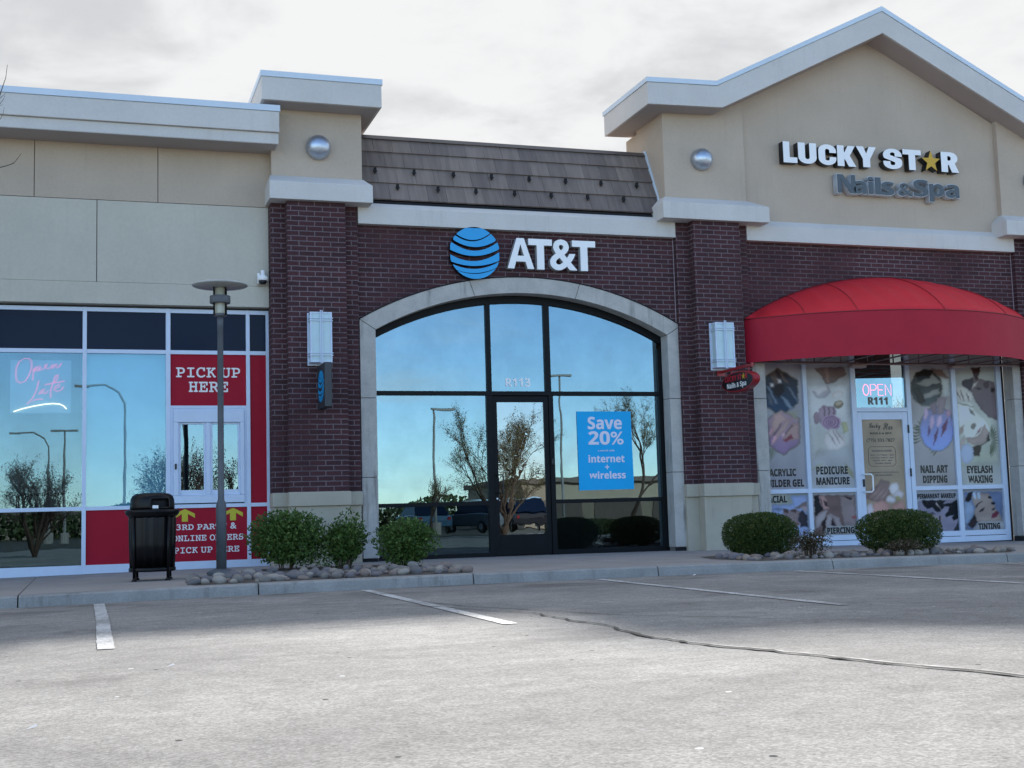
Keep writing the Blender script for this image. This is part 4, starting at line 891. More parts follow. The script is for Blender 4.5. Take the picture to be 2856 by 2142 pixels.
# ------------------------------------------------------------------ printed window posters
ART=[(0,8,(118,108,90),0,[(10739,2969),(10997,3117),(11369,2915),(11359,2512),(11113,2359),(10934,2335),(10724,2461)]),
(0,8,(58,46,50),(50,70,98),[(10751,2955),(10996,3102),(11355,2907),(11344,2520),(11111,2374),(10938,2350),(10744,2471)]),
(0,8,(95,75,72),0,[(10835,2992),(10936,3051),(11041,2876),(10954,2788)]),
(0,8,(100,78,76),0,[(11003,3080),(11082,3023),(11203,2833),(11106,2877)]),
(0,8,(100,122,150),0,[(10760,2817),(10824,2788),(10971,2512),(10922,2512)]),
(0,8,(105,130,160),0,[(11028,2643),(11092,2629),(11262,2439),(11178,2410)]),
(0,8,(95,112,138),0,[(11167,2789),(11217,2790),(11352,2571),(11341,2520)]),
(0,8,(78,90,112),0,[(10769,2686),(10840,2643),(10888,2483),(10808,2497)]),
(0,8,(48,26,34),0,[(10881,2788),(10990,2847),(11088,2833),(11099,2745),(10993,2614),(10899,2686)]),
(0,8,(188,182,190),0,[(10827,2846),(10893,2861),(10922,2803),(10856,2788)]),
(0,8,(185,180,188),0,[(10978,2920),(11043,2920),(11056,2862),(10990,2847)]),
(0,8,(112,102,84),0,[(10740,2249),(11023,2410),(11366,2264),(11354,1842),(11020,1638),(10764,1802)]),
(0,8,(152,124,142),(122,104,136),[(10753,2244),(11022,2396),(11351,2257),(11340,1850),(11021,1655),(10777,1805)]),
(0,8,(168,132,130),0,[(10880,2338),(11012,2367),(11120,2250),(11001,2164),(10845,1991),(10778,1963),(10801,2078)]),
(0,8,(162,128,128),0,[(11120,2250),(11236,2265),(11077,2062),(10939,1933),(10852,1833),(10812,1840),(10928,2034)]),
(0,8,(158,122,122),0,[(11232,2206),(11345,2162),(11331,1915),(11149,1888),(11019,1903),(11073,1990)]),
(0,8,(110,84,92),0,[(11001,2164),(11026,2171),(10859,1962),(10835,1970)]),
(0,8,(110,84,92),0,[(11213,2148),(11238,2155),(11098,2004),(11074,2007)]),
(0,8,(196,128,152),0,[(10801,2078),(10868,2121),(10829,2006),(10771,1977)]),
(0,8,(200,135,160),0,[(10843,1962),(10927,2005),(10888,1890),(10811,1819)]),
(0,8,(200,150,160),0,[(11007,1990),(11075,2033),(11055,1975),(11021,1947)]),
(0,8,(142,50,72),0,[(11035,1903),(11187,1989),(11217,1931),(11099,1874)]),
(0,4,(112,120,104),0,[(10767,1761),(10835,1733),(10911,1724),(10842,1752)]),
(0,4,(112,120,104),0,[(10766,1753),(10823,1715),(10891,1695),(10834,1733)]),
(0,4,(112,120,104),0,[(10766,1744),(10812,1698),(10872,1667),(10826,1713)]),
(0,4,(112,120,104),0,[(10766,1736),(10800,1681),(10853,1638),(10818,1693)]),
(0,4,(112,120,104),0,[(10765,1727),(10789,1664),(10833,1610),(10809,1673)]),
(0,4,(112,120,104),0,[(10765,1718),(10778,1646),(10814,1581),(10800,1653)]),
(0,4,(112,120,104),0,[(10764,1710),(10768,1629),(10794,1553),(10790,1633)]),
(0,6,(150,150,120),0,[(11125,2338),(11261,2354),(11392,2395),(11255,2379)]),
(0,6,(150,150,120),0,[(11158,2337),(11263,2321),(11371,2330),(11266,2347)]),
(0,6,(150,150,120),0,[(11191,2337),(11263,2289),(11351,2264),(11278,2313)]),
(0,6,(150,150,120),0,[(11224,2337),(11265,2260),(11331,2199),(11289,2276)]),
(1,40,(170,178,190),(158,160,158),[(11517,2842),(12350,2847),(12326,1804),(11580,1666),(11532,2249)]),
(1,6,(112,92,92),0,[(11700,3116),(12275,3144),(12318,3017),(12037,2860),(11902,2852),(11826,2984)]),
(1,6,(140,112,108),0,[(11886,3132),(11970,3133),(11987,2867),(11920,2866)]),
(1,6,(150,152,168),0,[(11626,2718),(11951,2822),(11995,2719),(11870,2601),(11704,2615)]),
(1,6,(182,184,196),0,[(11645,2747),(11917,2822),(11946,2748),(11740,2659)]),
(1,6,(180,178,184),0,[(12236,2661),(12229,2638),(12212,2617),(12187,2601),(12156,2590),(12121,2586),(12088,2590),(12058,2600),(12035,2617),(12020,2637),(12016,2660),(12023,2683),(12040,2704),(12065,2720),(12097,2731),(12131,2734),(12164,2731),(12194,2720),(12218,2704),(12232,2684)]),
(1,6,(120,110,90),0,[(12226,2498),(12220,2477),(12206,2459),(12184,2444),(12158,2435),(12129,2431),(12100,2435),(12075,2444),(12055,2459),(12043,2477),(12040,2498),(12046,2518),(12060,2537),(12082,2552),(12108,2561),(12137,2564),(12166,2561),(12191,2552),(12210,2537),(12223,2518)]),
(1,6,(165,150,130),0,[(12202,2520),(12198,2509),(12188,2498),(12172,2490),(12153,2485),(12132,2483),(12111,2485),(12093,2490),(12078,2498),(12069,2509),(12067,2520),(12071,2531),(12081,2542),(12096,2550),(12116,2555),(12137,2557),(12157,2555),(12176,2550),(12190,2542),(12199,2531)]),
(1,6,(136,112,128),0,[(11749,2263),(11744,2231),(11734,2203),(11720,2180),(11703,2166),(11685,2161),(11667,2166),(11652,2180),(11640,2203),(11634,2232),(11633,2263),(11637,2295),(11647,2324),(11662,2346),(11679,2361),(11697,2366),(11715,2361),(11730,2346),(11742,2323),(11748,2295)]),
(1,6,(140,118,140),0,[(11742,2424),(11846,2483),(12063,2454),(12081,2336),(11915,2248),(11761,2175),(11717,2278)]),
(1,6,(100,84,102),0,[(11836,2454),(11858,2454),(11865,2248),(11845,2248)]),
(1,6,(100,84,102),0,[(11928,2454),(11950,2454),(11950,2262),(11930,2262)]),
(1,6,(100,84,102),0,[(12020,2439),(12036,2439),(12046,2321),(12021,2321)]),
(1,6,(164,130,166),0,[(12159,2188),(12147,2146),(12118,2109),(12074,2079),(12021,2060),(11962,2054),(11905,2061),(11854,2080),(11814,2110),(11790,2148),(11783,2190),(11795,2231),(11824,2269),(11867,2298),(11920,2318),(11979,2324),(12037,2317),(12088,2298),(12128,2268),(12152,2230)]),
(1,6,(112,84,120),0,[(12125,2191),(12116,2157),(12092,2127),(12056,2103),(12012,2088),(11964,2083),(11917,2089),(11875,2104),(11842,2128),(11822,2159),(11817,2192),(11826,2226),(11850,2256),(11885,2280),(11929,2295),(11977,2301),(12025,2295),(12067,2279),(12100,2255),(12120,2225)]),
(1,6,(166,132,168),0,[(12100,2188),(12092,2160),(12071,2135),(12040,2115),(12002,2102),(11960,2098),(11919,2102),(11882,2116),(11854,2136),(11836,2161),(11832,2189),(11840,2217),(11860,2243),(11891,2263),(11929,2276),(11971,2280),(12012,2275),(12049,2262),(12078,2242),(12095,2216)]),
(1,6,(112,84,120),0,[(12067,2191),(12060,2170),(12045,2150),(12021,2134),(11993,2125),(11961,2121),(11930,2125),(11903,2135),(11882,2151),(11869,2170),(11865,2192),(11871,2214),(11887,2233),(11910,2249),(11939,2259),(11970,2262),(12001,2259),(12028,2249),(12050,2233),(12063,2213)]),
(1,6,(168,134,168),0,[(12043,2191),(12038,2174),(12026,2159),(12007,2146),(11984,2139),(11959,2136),(11934,2139),(11912,2147),(11895,2159),(11885,2175),(11882,2192),(11887,2209),(11899,2225),(11918,2237),(11941,2245),(11966,2248),(11991,2245),(12013,2237),(12030,2224),(12040,2209)]),
(1,6,(108,80,116),0,[(12013,2192),(12009,2180),(12001,2169),(11989,2161),(11973,2155),(11957,2154),(11940,2156),(11926,2161),(11914,2170),(11907,2180),(11905,2192),(11909,2204),(11917,2214),(11929,2223),(11945,2228),(11961,2230),(11978,2228),(11992,2223),(12004,2214),(12011,2203)]),
(1,6,(164,128,164),0,[(11996,2192),(11994,2184),(11988,2177),(11979,2171),(11969,2168),(11957,2167),(11946,2168),(11936,2172),(11928,2177),(11923,2184),(11922,2192),(11924,2200),(11930,2207),(11939,2212),(11949,2216),(11961,2217),(11972,2215),(11982,2212),(11990,2206),(11995,2199)]),
(1,6,(108,80,116),0,[(11974,2192),(11973,2188),(11971,2185),(11967,2182),(11963,2181),(11958,2180),(11954,2181),(11950,2182),(11946,2185),(11944,2188),(11944,2192),(11945,2195),(11947,2199),(11951,2201),(11955,2203),(11960,2204),(11964,2203),(11968,2201),(11972,2199),(11974,2195)]),
(1,6,(160,162,120),0,[(12164,2188),(12283,2202),(12299,2055),(12203,1996)]),
(1,6,(172,166,168),0,[(11816,1984),(11940,2101),(12039,2071),(12202,1982),(12233,1805),(12051,1719),(11867,1735),(11793,1882)]),
(1,6,(132,122,126),0,[(11902,2028),(11964,1905),(12047,1792),(11985,1915)]),
(1,6,(132,122,126),0,[(11988,2057),(12046,1941),(12125,1835),(12067,1951)]),
(1,6,(132,122,126),0,[(12062,2041),(12116,1955),(12187,1879),(12133,1965)]),
(1,6,(150,150,130),0,[(11573,1550),(11671,1653),(11752,1766),(11655,1662)]),
(1,6,(140,140,110),0,[(12188,1498),(12228,1342),(12357,1231),(12317,1387)]),
(1,6,(150,152,128),0,[(11547,1390),(11674,1422),(11770,1503),(11642,1472)]),
(2,8,(122,98,98),0,[(12551,927),(12814,1136),(12897,1217),(13048,1165),(13053,949),(12909,820),(12680,841)]),
(2,8,(150,122,118),0,[(12645,892),(12787,969),(12888,1085),(12746,1007)]),
(2,8,(150,122,118),0,[(12738,857),(12873,944),(12964,1067),(12829,979)]),
(2,8,(150,122,118),0,[(12852,838),(12959,931),(13021,1049),(12914,956)]),
(2,8,(172,170,180),0,[(13238,1045),(13231,1012),(13215,983),(13191,960),(13162,945),(13130,941),(13099,947),(13072,962),(13051,986),(13039,1016),(13037,1049),(13044,1082),(13060,1111),(13084,1134),(13113,1149),(13145,1153),(13175,1147),(13203,1132),(13223,1108),(13236,1078)]),
(2,8,(165,160,172),0,[(13321,943),(13314,921),(13299,901),(13275,885),(13246,875),(13215,872),(13184,877),(13156,888),(13135,904),(13122,925),(13119,948),(13125,970),(13141,990),(13164,1006),(13193,1016),(13225,1018),(13256,1014),(13283,1003),(13305,987),(13318,966)]),
(2,8,(160,150,90),0,[(13258,878),(13255,868),(13246,859),(13234,852),(13218,847),(13201,846),(13185,848),(13170,853),(13158,861),(13151,870),(13149,880),(13153,891),(13161,900),(13173,907),(13189,911),(13206,912),(13223,910),(13237,905),(13249,898),(13256,888)]),
(2,8,(172,122,114),0,[(12668,661),(12724,824),(12911,853),(13022,784),(13034,387),(12650,398)]),
(2,8,(172,122,114),0,[(13079,766),(13298,844),(13357,676),(13363,377),(13053,386)]),
(2,8,(176,172,182),0,[(13152,864),(13146,845),(13132,829),(13110,816),(13084,809),(13055,806),(13026,810),(13001,819),(12981,833),(12969,849),(12966,868),(12972,886),(12986,903),(13008,915),(13034,923),(13063,926),(13092,922),(13117,913),(13137,899),(13149,882)]),
(2,8,(170,166,178),0,[(12701,709),(12696,679),(12684,652),(12668,630),(12648,617),(12626,612),(12605,618),(12587,632),(12573,654),(12565,682),(12564,713),(12569,743),(12581,770),(12597,792),(12617,805),(12639,809),(12660,804),(12678,790),(12692,767),(12700,740)]),
(3,4,(84,92,70),0,[(13730,1864),(13634,1854),(13545,1819),(13641,1829)]),
(3,4,(84,92,70),0,[(13720,1906),(13623,1909),(13528,1886),(13625,1882)]),
(3,4,(84,92,70),0,[(13720,1949),(13625,1965),(13528,1955),(13622,1938)]),
(3,4,(84,92,70),0,[(13730,1992),(13641,2021),(13544,2023),(13633,1994)]),
(3,4,(84,92,70),0,[(13749,2032),(13669,2073),(13576,2088),(13656,2048)]),
(3,4,(84,92,70),0,[(13777,2070),(13709,2121),(13623,2148),(13691,2097)]),
(3,4,(84,92,70),0,[(13812,2103),(13759,2162),(13684,2201),(13737,2141)]),
(3,4,(84,92,70),0,[(13854,2129),(13818,2195),(13756,2244),(13792,2178)]),
(3,4,(84,92,70),0,[(13900,2149),(13883,2218),(13836,2275),(13854,2206)]),
(3,4,(84,92,70),0,[(13950,2161),(13952,2231),(13923,2295),(13921,2225)]),
(3,4,(84,92,70),0,[(14001,2165),(14022,2233),(14011,2301),(13990,2233)]),
(3,4,(84,92,70),0,[(14052,2161),(14091,2224),(14099,2294),(14060,2231)]),
(3,4,(84,92,70),0,[(14100,2148),(14155,2205),(14183,2274),(14127,2217)]),
(3,4,(86,94,72),0,[(13748,2091),(13672,2112),(13591,2107),(13666,2086)]),
(3,4,(86,94,72),0,[(13777,2055),(13702,2072),(13624,2062),(13699,2045)]),
(3,4,(86,94,72),0,[(13806,2019),(13733,2031),(13658,2016),(13731,2004)]),
(3,4,(86,94,72),0,[(13835,1982),(13763,1990),(13692,1971),(13764,1963)]),
(3,4,(86,94,72),0,[(13865,1946),(13793,1949),(13725,1926),(13797,1923)]),
(3,4,(86,94,72),0,[(13894,1909),(13823,1908),(13759,1881),(13830,1882)]),
(3,4,(86,94,72),0,[(13923,1873),(13854,1867),(13793,1835),(13862,1841)]),
(3,4,(86,94,72),0,[(13952,1837),(13884,1826),(13827,1790),(13895,1801)]),
(3,4,(86,94,72),0,[(13982,1800),(13914,1784),(13861,1744),(13928,1760)]),
(3,4,(86,94,72),0,[(14011,1764),(13944,1743),(13894,1699),(13961,1720)]),
(3,4,(86,94,72),0,[(14040,1727),(13975,1701),(13928,1653),(13994,1680)]),
(3,4,(86,94,72),0,[(14069,1691),(14005,1659),(13962,1608),(14026,1640)]),
(3,8,(120,118,100),0,[(14249,2795),(14225,2693),(14171,2600),(14091,2527),(13994,2480),(13890,2463),(13788,2480),(13699,2526),(13631,2599),(13590,2691),(13581,2792),(13604,2894),(13658,2987),(13737,3061),(13833,3108),(13938,3126),(14040,3110),(14130,3064),(14199,2991),(14240,2898)]),
(3,8,(58,50,50),(88,96,98),[(14235,2795),(14212,2696),(14159,2607),(14083,2536),(13990,2491),(13891,2476),(13793,2491),(13708,2536),(13642,2606),(13604,2695),(13595,2793),(13618,2891),(13669,2980),(13744,3051),(13837,3097),(13937,3113),(14035,3099),(14121,3054),(14187,2983),(14226,2894)]),
(3,6,(122,124,122),0,[(13715,2861),(14064,3031),(14232,2879),(13905,2801)]),
(3,6,(128,130,130),0,[(13751,2634),(14154,2787),(14201,2696),(13818,2574)]),
(3,6,(42,30,32),0,[(13710,3043),(13892,3105),(14069,3092),(13989,2969),(13737,2922)]),
(3,6,(70,66,62),0,[(13621,2785),(13763,2801),(13887,2544),(13743,2513)]),
(3,6,(60,60,62),0,[(13905,2801),(14054,2815),(14195,2864),(14046,2850)]),
(3,6,(158,168,172),0,[(14238,2956),(14399,2941),(14403,2636),(14251,2651)]),
(3,6,(116,88,80),0,[(14036,3137),(14178,2994),(14400,2957),(14257,3101)]),
(3,6,(122,120,96),0,[(14456,2072),(14428,1947),(14366,1834),(14277,1745),(14169,1689),(14054,1670),(13941,1691),(13843,1749),(13768,1839),(13724,1952),(13715,2076),(13742,2201),(13802,2313),(13890,2403),(13997,2460),(14113,2480),(14227,2460),(14326,2402),(14402,2312),(14447,2198)]),
(3,8,(112,108,150),(126,146,200),[(14441,2072),(14414,1950),(14355,1841),(14269,1755),(14166,1700),(14055,1682),(13946,1702),(13852,1759),(13780,1846),(13738,1955),(13729,2076),(13755,2197),(13813,2306),(13898,2393),(14001,2449),(14112,2468),(14221,2449),(14317,2392),(14390,2305),(14433,2194)]),
(3,8,(132,116,124),0,[(14124,2620),(14321,2620),(14227,2331),(14120,2331)]),
(3,8,(120,105,118),0,[(13955,2513),(14100,2544),(14102,2331),(14012,2317)]),
(3,8,(165,140,178),0,[(13917,2328),(13908,2296),(13896,2267),(13882,2244),(13866,2231),(13851,2227),(13838,2233),(13828,2249),(13823,2273),(13822,2303),(13826,2336),(13834,2368),(13846,2397),(13861,2419),(13876,2433),(13891,2437),(13904,2431),(13914,2415),(13920,2391),(13921,2361)]),
(3,8,(168,142,180),0,[(14034,2184),(14025,2147),(14011,2114),(13995,2088),(13978,2072),(13962,2068),(13948,2075),(13938,2093),(13932,2121),(13931,2155),(13936,2192),(13945,2229),(13959,2262),(13975,2288),(13992,2304),(14008,2308),(14022,2301),(14033,2283),(14038,2255),(14039,2221)]),
(3,8,(170,146,184),0,[(14189,2199),(14175,2168),(14157,2141),(14137,2120),(14117,2109),(14100,2108),(14086,2116),(14077,2134),(14074,2159),(14078,2189),(14087,2222),(14101,2253),(14119,2280),(14139,2300),(14159,2311),(14176,2313),(14190,2304),(14199,2287),(14202,2261),(14198,2231)]),
(3,8,(158,120,150),0,[(14390,2346),(14386,2327),(14377,2310),(14364,2297),(14348,2288),(14331,2285),(14315,2288),(14301,2297),(14290,2311),(14283,2327),(14282,2346),(14286,2365),(14295,2382),(14308,2395),(14324,2404),(14341,2407),(14357,2404),(14371,2395),(14382,2382),(14389,2365)]),
(3,8,(108,60,92),0,[(14311,2255),(14194,2109),(14162,1938),(14280,2083)]),
(3,8,(104,60,96),0,[(14102,2089),(14020,1945),(13991,1788),(14074,1932)]),
(3,8,(108,66,100),0,[(13927,2120),(13890,2032),(13896,1940),(13933,2028)]),
(4,40,(160,166,162),(152,158,146),[(14486,2666),(14915,2575),(15216,2452),(15381,2205),(15321,1469),(14537,1435)]),
(4,4,(88,100,80),0,[(15185,1944),(15225,2037),(15236,2135),(15196,2041)]),
(4,4,(88,100,80),0,[(15191,1933),(15244,2019),(15268,2113),(15216,2026)]),
(4,4,(88,100,80),0,[(15197,1920),(15260,1994),(15296,2079),(15234,2004)]),
(4,4,(88,100,80),0,[(15201,1905),(15272,1963),(15319,2036),(15248,1977)]),
(4,4,(88,100,80),0,[(15204,1889),(15279,1928),(15335,1985),(15260,1946)]),
(4,4,(88,100,80),0,[(15205,1873),(15280,1889),(15343,1927),(15268,1911)]),
(4,4,(88,100,80),0,[(15205,1856),(15275,1849),(15344,1867),(15274,1874)]),
(4,4,(88,100,80),0,[(15204,1838),(15265,1811),(15337,1806),(15275,1834)]),
(4,4,(88,100,80),0,[(15200,1821),(15252,1775),(15323,1748),(15271,1795)]),
(4,4,(88,100,80),0,[(15195,1805),(15237,1742),(15302,1694),(15260,1757)]),
(4,4,(88,100,80),0,[(15189,1790),(15219,1713),(15275,1647),(15246,1724)]),
(4,4,(88,100,80),0,[(15182,1777),(15199,1689),(15244,1609),(15227,1697)]),
(4,4,(88,100,80),0,[(15175,1765),(15177,1671),(15209,1582),(15206,1676)]),
(4,4,(88,100,80),0,[(15166,1755),(15155,1659),(15173,1566),(15184,1661)]),
(4,7,(104,90,96),0,[(14658,2912),(14891,2975),(15072,2946),(15344,2901),(15390,2669),(15363,2221),(15183,2268),(15029,2406),(14897,2591),(14835,2729)]),
(4,7,(72,62,72),0,[(14658,2912),(14890,2968),(14900,2852),(14800,2744),(14668,2805)]),
(4,7,(78,44,40),0,[(14867,3145),(15070,3162),(14998,2945),(14943,2945)]),
(4,7,(170,172,170),0,[(14857,2775),(14948,2830),(14996,2914),(14904,2860)]),
(4,7,(66,52,60),0,[(14931,2791),(14989,2762),(15058,2776),(15000,2805)]),
(4,7,(84,66,70),0,[(15239,2854),(15234,2835),(15224,2817),(15208,2804),(15190,2795),(15170,2792),(15150,2795),(15133,2803),(15120,2817),(15112,2834),(15110,2853),(15115,2872),(15125,2890),(15141,2903),(15159,2912),(15179,2915),(15199,2912),(15216,2904),(15230,2890),(15237,2873)]),
(4,7,(60,48,54),0,[(15337,2761),(15334,2749),(15327,2738),(15317,2729),(15306,2723),(15293,2721),(15281,2723),(15270,2729),(15261,2738),(15257,2749),(15256,2761),(15259,2774),(15265,2785),(15275,2794),(15287,2799),(15299,2802),(15312,2800),(15323,2794),(15331,2785),(15336,2774)]),
(4,7,(172,172,170),0,[(14514,2804),(14662,2836),(14869,2698),(14859,2560),(14532,2560)]),
(4,7,(110,100,96),0,[(14511,2758),(14546,2668),(14607,2590),(14572,2680)]),
(4,7,(110,100,96),0,[(14620,2759),(14634,2656),(14677,2560),(14662,2663)]),
(4,7,(110,100,96),0,[(14742,2698),(14746,2624),(14786,2560),(14781,2634)]),
(4,7,(178,186,180),0,[(14520,2514),(14820,2529),(14900,2391),(15089,2237),(15187,2083),(15047,1931),(14803,1841),(14629,1934),(14537,2148)]),
(4,7,(120,118,112),0,[(14530,2529),(14694,2479),(14868,2453),(14703,2503)]),
(4,7,(105,110,108),0,[(14776,2437),(14797,2353),(14875,2299),(14854,2384)]),
(4,7,(120,114,108),0,[(14893,2116),(14889,2099),(14881,2085),(14869,2074),(14854,2066),(14838,2064),(14823,2066),(14809,2074),(14799,2085),(14793,2100),(14791,2116),(14795,2132),(14804,2146),(14816,2158),(14830,2165),(14846,2168),(14862,2165),(14875,2158),(14886,2146),(14892,2132)]),
(4,7,(148,130,124),0,[(14663,1903),(14919,1932),(15082,2145),(15161,1991),(15073,1808),(14852,1780),(14693,1827)]),
(4,7,(68,58,56),0,[(15162,2007),(15170,1869),(14979,1763),(14928,1581),(14802,1598),(14796,1750),(15073,1808)]),
(4,7,(136,84,92),0,[(14884,1955),(14964,2019),(15014,2100),(14935,2036)]),
(4,7,(160,146,140),0,[(14519,1677),(14635,1806),(14649,1964),(14534,1835)]),
(4,7,(150,130,118),0,[(14521,1935),(14622,2026),(14645,2147),(14544,2056)]),
(4,7,(136,152,182),0,[(14813,1628),(14802,1573),(14778,1523),(14743,1484),(14700,1459),(14655,1451),(14611,1460),(14573,1486),(14544,1526),(14527,1576),(14525,1631),(14536,1687),(14560,1736),(14595,1776),(14637,1801),(14683,1809),(14727,1800),(14765,1774),(14794,1734),(14811,1684)]),
(5,4,(112,134,184),0,[(11111,970),(11429,970),(11419,299),(10717,321),(10746,835),(11163,833)]),
(5,4,(96,114,158),0,[(10766,752),(10880,723),(10996,754),(10881,783)]),
(5,4,(112,98,98),0,[(11167,757),(11423,880),(11422,781),(11304,762)]),
(5,4,(128,108,112),0,[(10970,747),(11063,730),(11217,741),(11326,693),(11263,650),(11234,583),(11272,499),(11166,450),(11044,408),(10973,358),(10893,435),(10967,553),(11020,581),(10966,687)]),
(5,4,(54,54,68),0,[(11264,665),(11328,723),(11409,646),(11419,450),(11269,447),(11281,514),(11233,575)]),
(5,4,(84,60,62),0,[(10966,749),(11072,745),(11052,685),(10992,694)]),
(5,4,(84,60,62),0,[(11106,736),(11217,734),(11205,681),(11130,706)]),
(5,4,(152,128,132),0,[(11279,770),(11410,797),(11412,691)]),
(5,4,(146,112,112),0,[(11272,507),(11269,496),(11261,487),(11249,480),(11235,476),(11219,474),(11203,476),(11189,482),(11178,489),(11172,499),(11170,510),(11173,520),(11181,529),(11192,536),(11207,541),(11223,542),(11239,540),(11253,535),(11264,527),(11270,517)]),
(5,4,(100,74,78),0,[(11251,507),(11249,503),(11245,499),(11240,495),(11232,493),(11224,493),(11216,494),(11209,496),(11204,500),(11201,504),(11200,509),(11201,513),(11205,517),(11211,520),(11218,522),(11226,523),(11234,522),(11241,520),(11246,516),(11250,512)]),
(5,4,(120,150,195),0,[(11255,357),(11248,332),(11233,309),(11209,292),(11180,281),(11148,278),(11116,283),(11088,295),(11067,314),(11054,338),(11050,363),(11057,388),(11072,411),(11096,428),(11125,439),(11157,442),(11189,437),(11217,425),(11238,406),(11251,383)]),
(6,4,(104,82,82),0,[(11563,971),(12355,954),(12353,438),(11779,447),(11691,291),(11553,295)]),
(6,4,(32,38,46),0,[(11563,967),(11662,965),(11726,728),(11572,626)]),
(6,4,(128,112,114),0,[(12063,941),(12354,935),(12349,446),(12120,452),(12075,705)]),
(6,4,(154,114,112),0,[(11653,950),(11767,963),(11804,863),(11844,726),(11727,736),(11664,844)]),
(6,4,(66,46,52),0,[(11736,888),(11803,848),(11833,764),(11774,796)]),
(6,4,(90,60,64),0,[(11677,927),(11689,848),(11720,774),(11709,853)]),
(6,4,(140,130,136),0,[(11572,611),(11769,720),(11812,704),(11762,606),(11649,451),(11560,415)]),
(6,4,(136,126,130),0,[(11799,636),(11887,641),(11890,557),(11857,445),(11751,425),(11767,546)]),
(6,4,(136,124,128),0,[(11853,665),(12023,577),(12076,446),(11979,441),(11933,541)]),
(6,4,(50,38,42),0,[(11686,495),(11771,606),(11752,440),(11702,336)]),
(6,4,(46,36,50),0,[(11891,565),(11953,449),(11874,444)]),
(6,4,(54,42,48),0,[(12150,932),(12291,917),(12271,883),(12201,892)]),
(6,4,(160,70,76),0,[(12253,597),(12355,606),(12353,568),(12303,554)]),
(7,4,(118,114,140),0,[(13636,831),(14408,823),(14416,294),(13701,302),(13568,319),(13604,818)]),
(7,4,(140,128,140),0,[(14095,498),(14086,473),(14064,451),(14031,434),(13991,424),(13946,421),(13903,427),(13864,439),(13834,458),(13815,481),(13810,505),(13819,530),(13841,552),(13873,569),(13914,579),(13958,582),(14002,577),(14041,564),(14071,546),(14090,523)]),
(7,4,(28,32,46),0,[(13684,833),(14175,825),(14099,766),(14128,725),(14041,627),(13978,635),(13872,705),(13768,694),(13709,742)]),
(7,4,(14,28,42),0,[(14099,766),(14251,769),(14408,826),(14420,502),(14318,478),(14273,520),(14309,573),(14162,536),(14125,577),(14217,635),(14223,709),(14129,732)]),
(7,4,(44,42,70),0,[(14008,554),(14039,546),(14040,399),(13997,300),(13986,307),(14016,399)]),
(7,4,(70,62,90),0,[(13834,612),(13884,584),(13943,596),(13893,623)]),
(7,4,(48,54,70),0,[(14413,469),(14416,294),(14287,291),(14341,370)]),
(7,4,(170,156,156),0,[(13956,770),(13983,809),(13996,769),(14063,656)]),
(8,4,(84,106,150),0,[(14563,958),(15356,949),(15317,423),(14798,431),(14691,306),(14554,310)]),
(8,4,(140,124,118),0,[(14703,874),(14911,937),(15074,927),(15110,865),(15189,727),(15184,659),(15261,588),(15309,478),(15314,430),(14790,431),(14718,548),(14769,682),(14734,751)]),
(8,4,(38,36,42),0,[(14560,809),(14652,950),(14742,955),(14692,840),(14639,787)]),
(8,4,(114,140,176),0,[(14546,783),(14680,793),(14724,724),(14745,581),(14585,403),(14538,418)]),
(8,4,(52,46,54),0,[(14584,383),(14743,561),(14799,438),(14701,326)]),
(8,4,(56,42,46),0,[(14771,703),(14824,756),(14940,787),(14830,735),(14777,682)]),
(8,4,(56,46,52),0,[(14846,619),(14965,684),(14927,617),(14877,602)]),
(8,4,(124,44,66),0,[(15088,491),(15120,572),(15213,610),(15265,588),(15205,515)]),
(8,4,(66,52,56),0,[(15108,633),(15135,667),(15182,679),(15166,639)]),
(8,4,(146,166,192),0,[(14742,955),(14806,953),(14806,844),(14764,825),(14742,859)]),
(8,4,(146,166,192),0,[(14831,953),(14896,951),(14896,849),(14861,823),(14831,851)]),
(8,4,(26,30,44),0,[(15117,851),(15115,845),(15110,839),(15102,835),(15093,832),(15083,831),(15073,833),(15064,836),(15057,840),(15053,846),(15052,853),(15054,859),(15059,864),(15067,869),(15076,872),(15086,872),(15096,871),(15105,868),(15112,863),(15116,858)]),
(8,4,(26,30,44),0,[(15196,754),(15193,748),(15187,743),(15178,739),(15166,736),(15153,736),(15141,737),(15129,740),(15121,744),(15115,750),(15114,756),(15116,762),(15122,767),(15132,771),(15143,773),(15156,774),(15169,773),(15180,770),(15189,765),(15194,760)])]
ART += [(5,2,(146,152,146),0,[(10600,830),(11080,830),(11040,1008),(10600,1008)]),
 (6,2,(140,142,146),0,[(11740,292),(12368,292),(12368,452),(11800,452),(11770,430)]),
 (8,2,(138,141,148),0,[(14740,292),(15357,292),(15357,440),(14840,440),(14790,400)])]
AMB = np.array([.66, .69, .75])     # the blue shade they were seen in
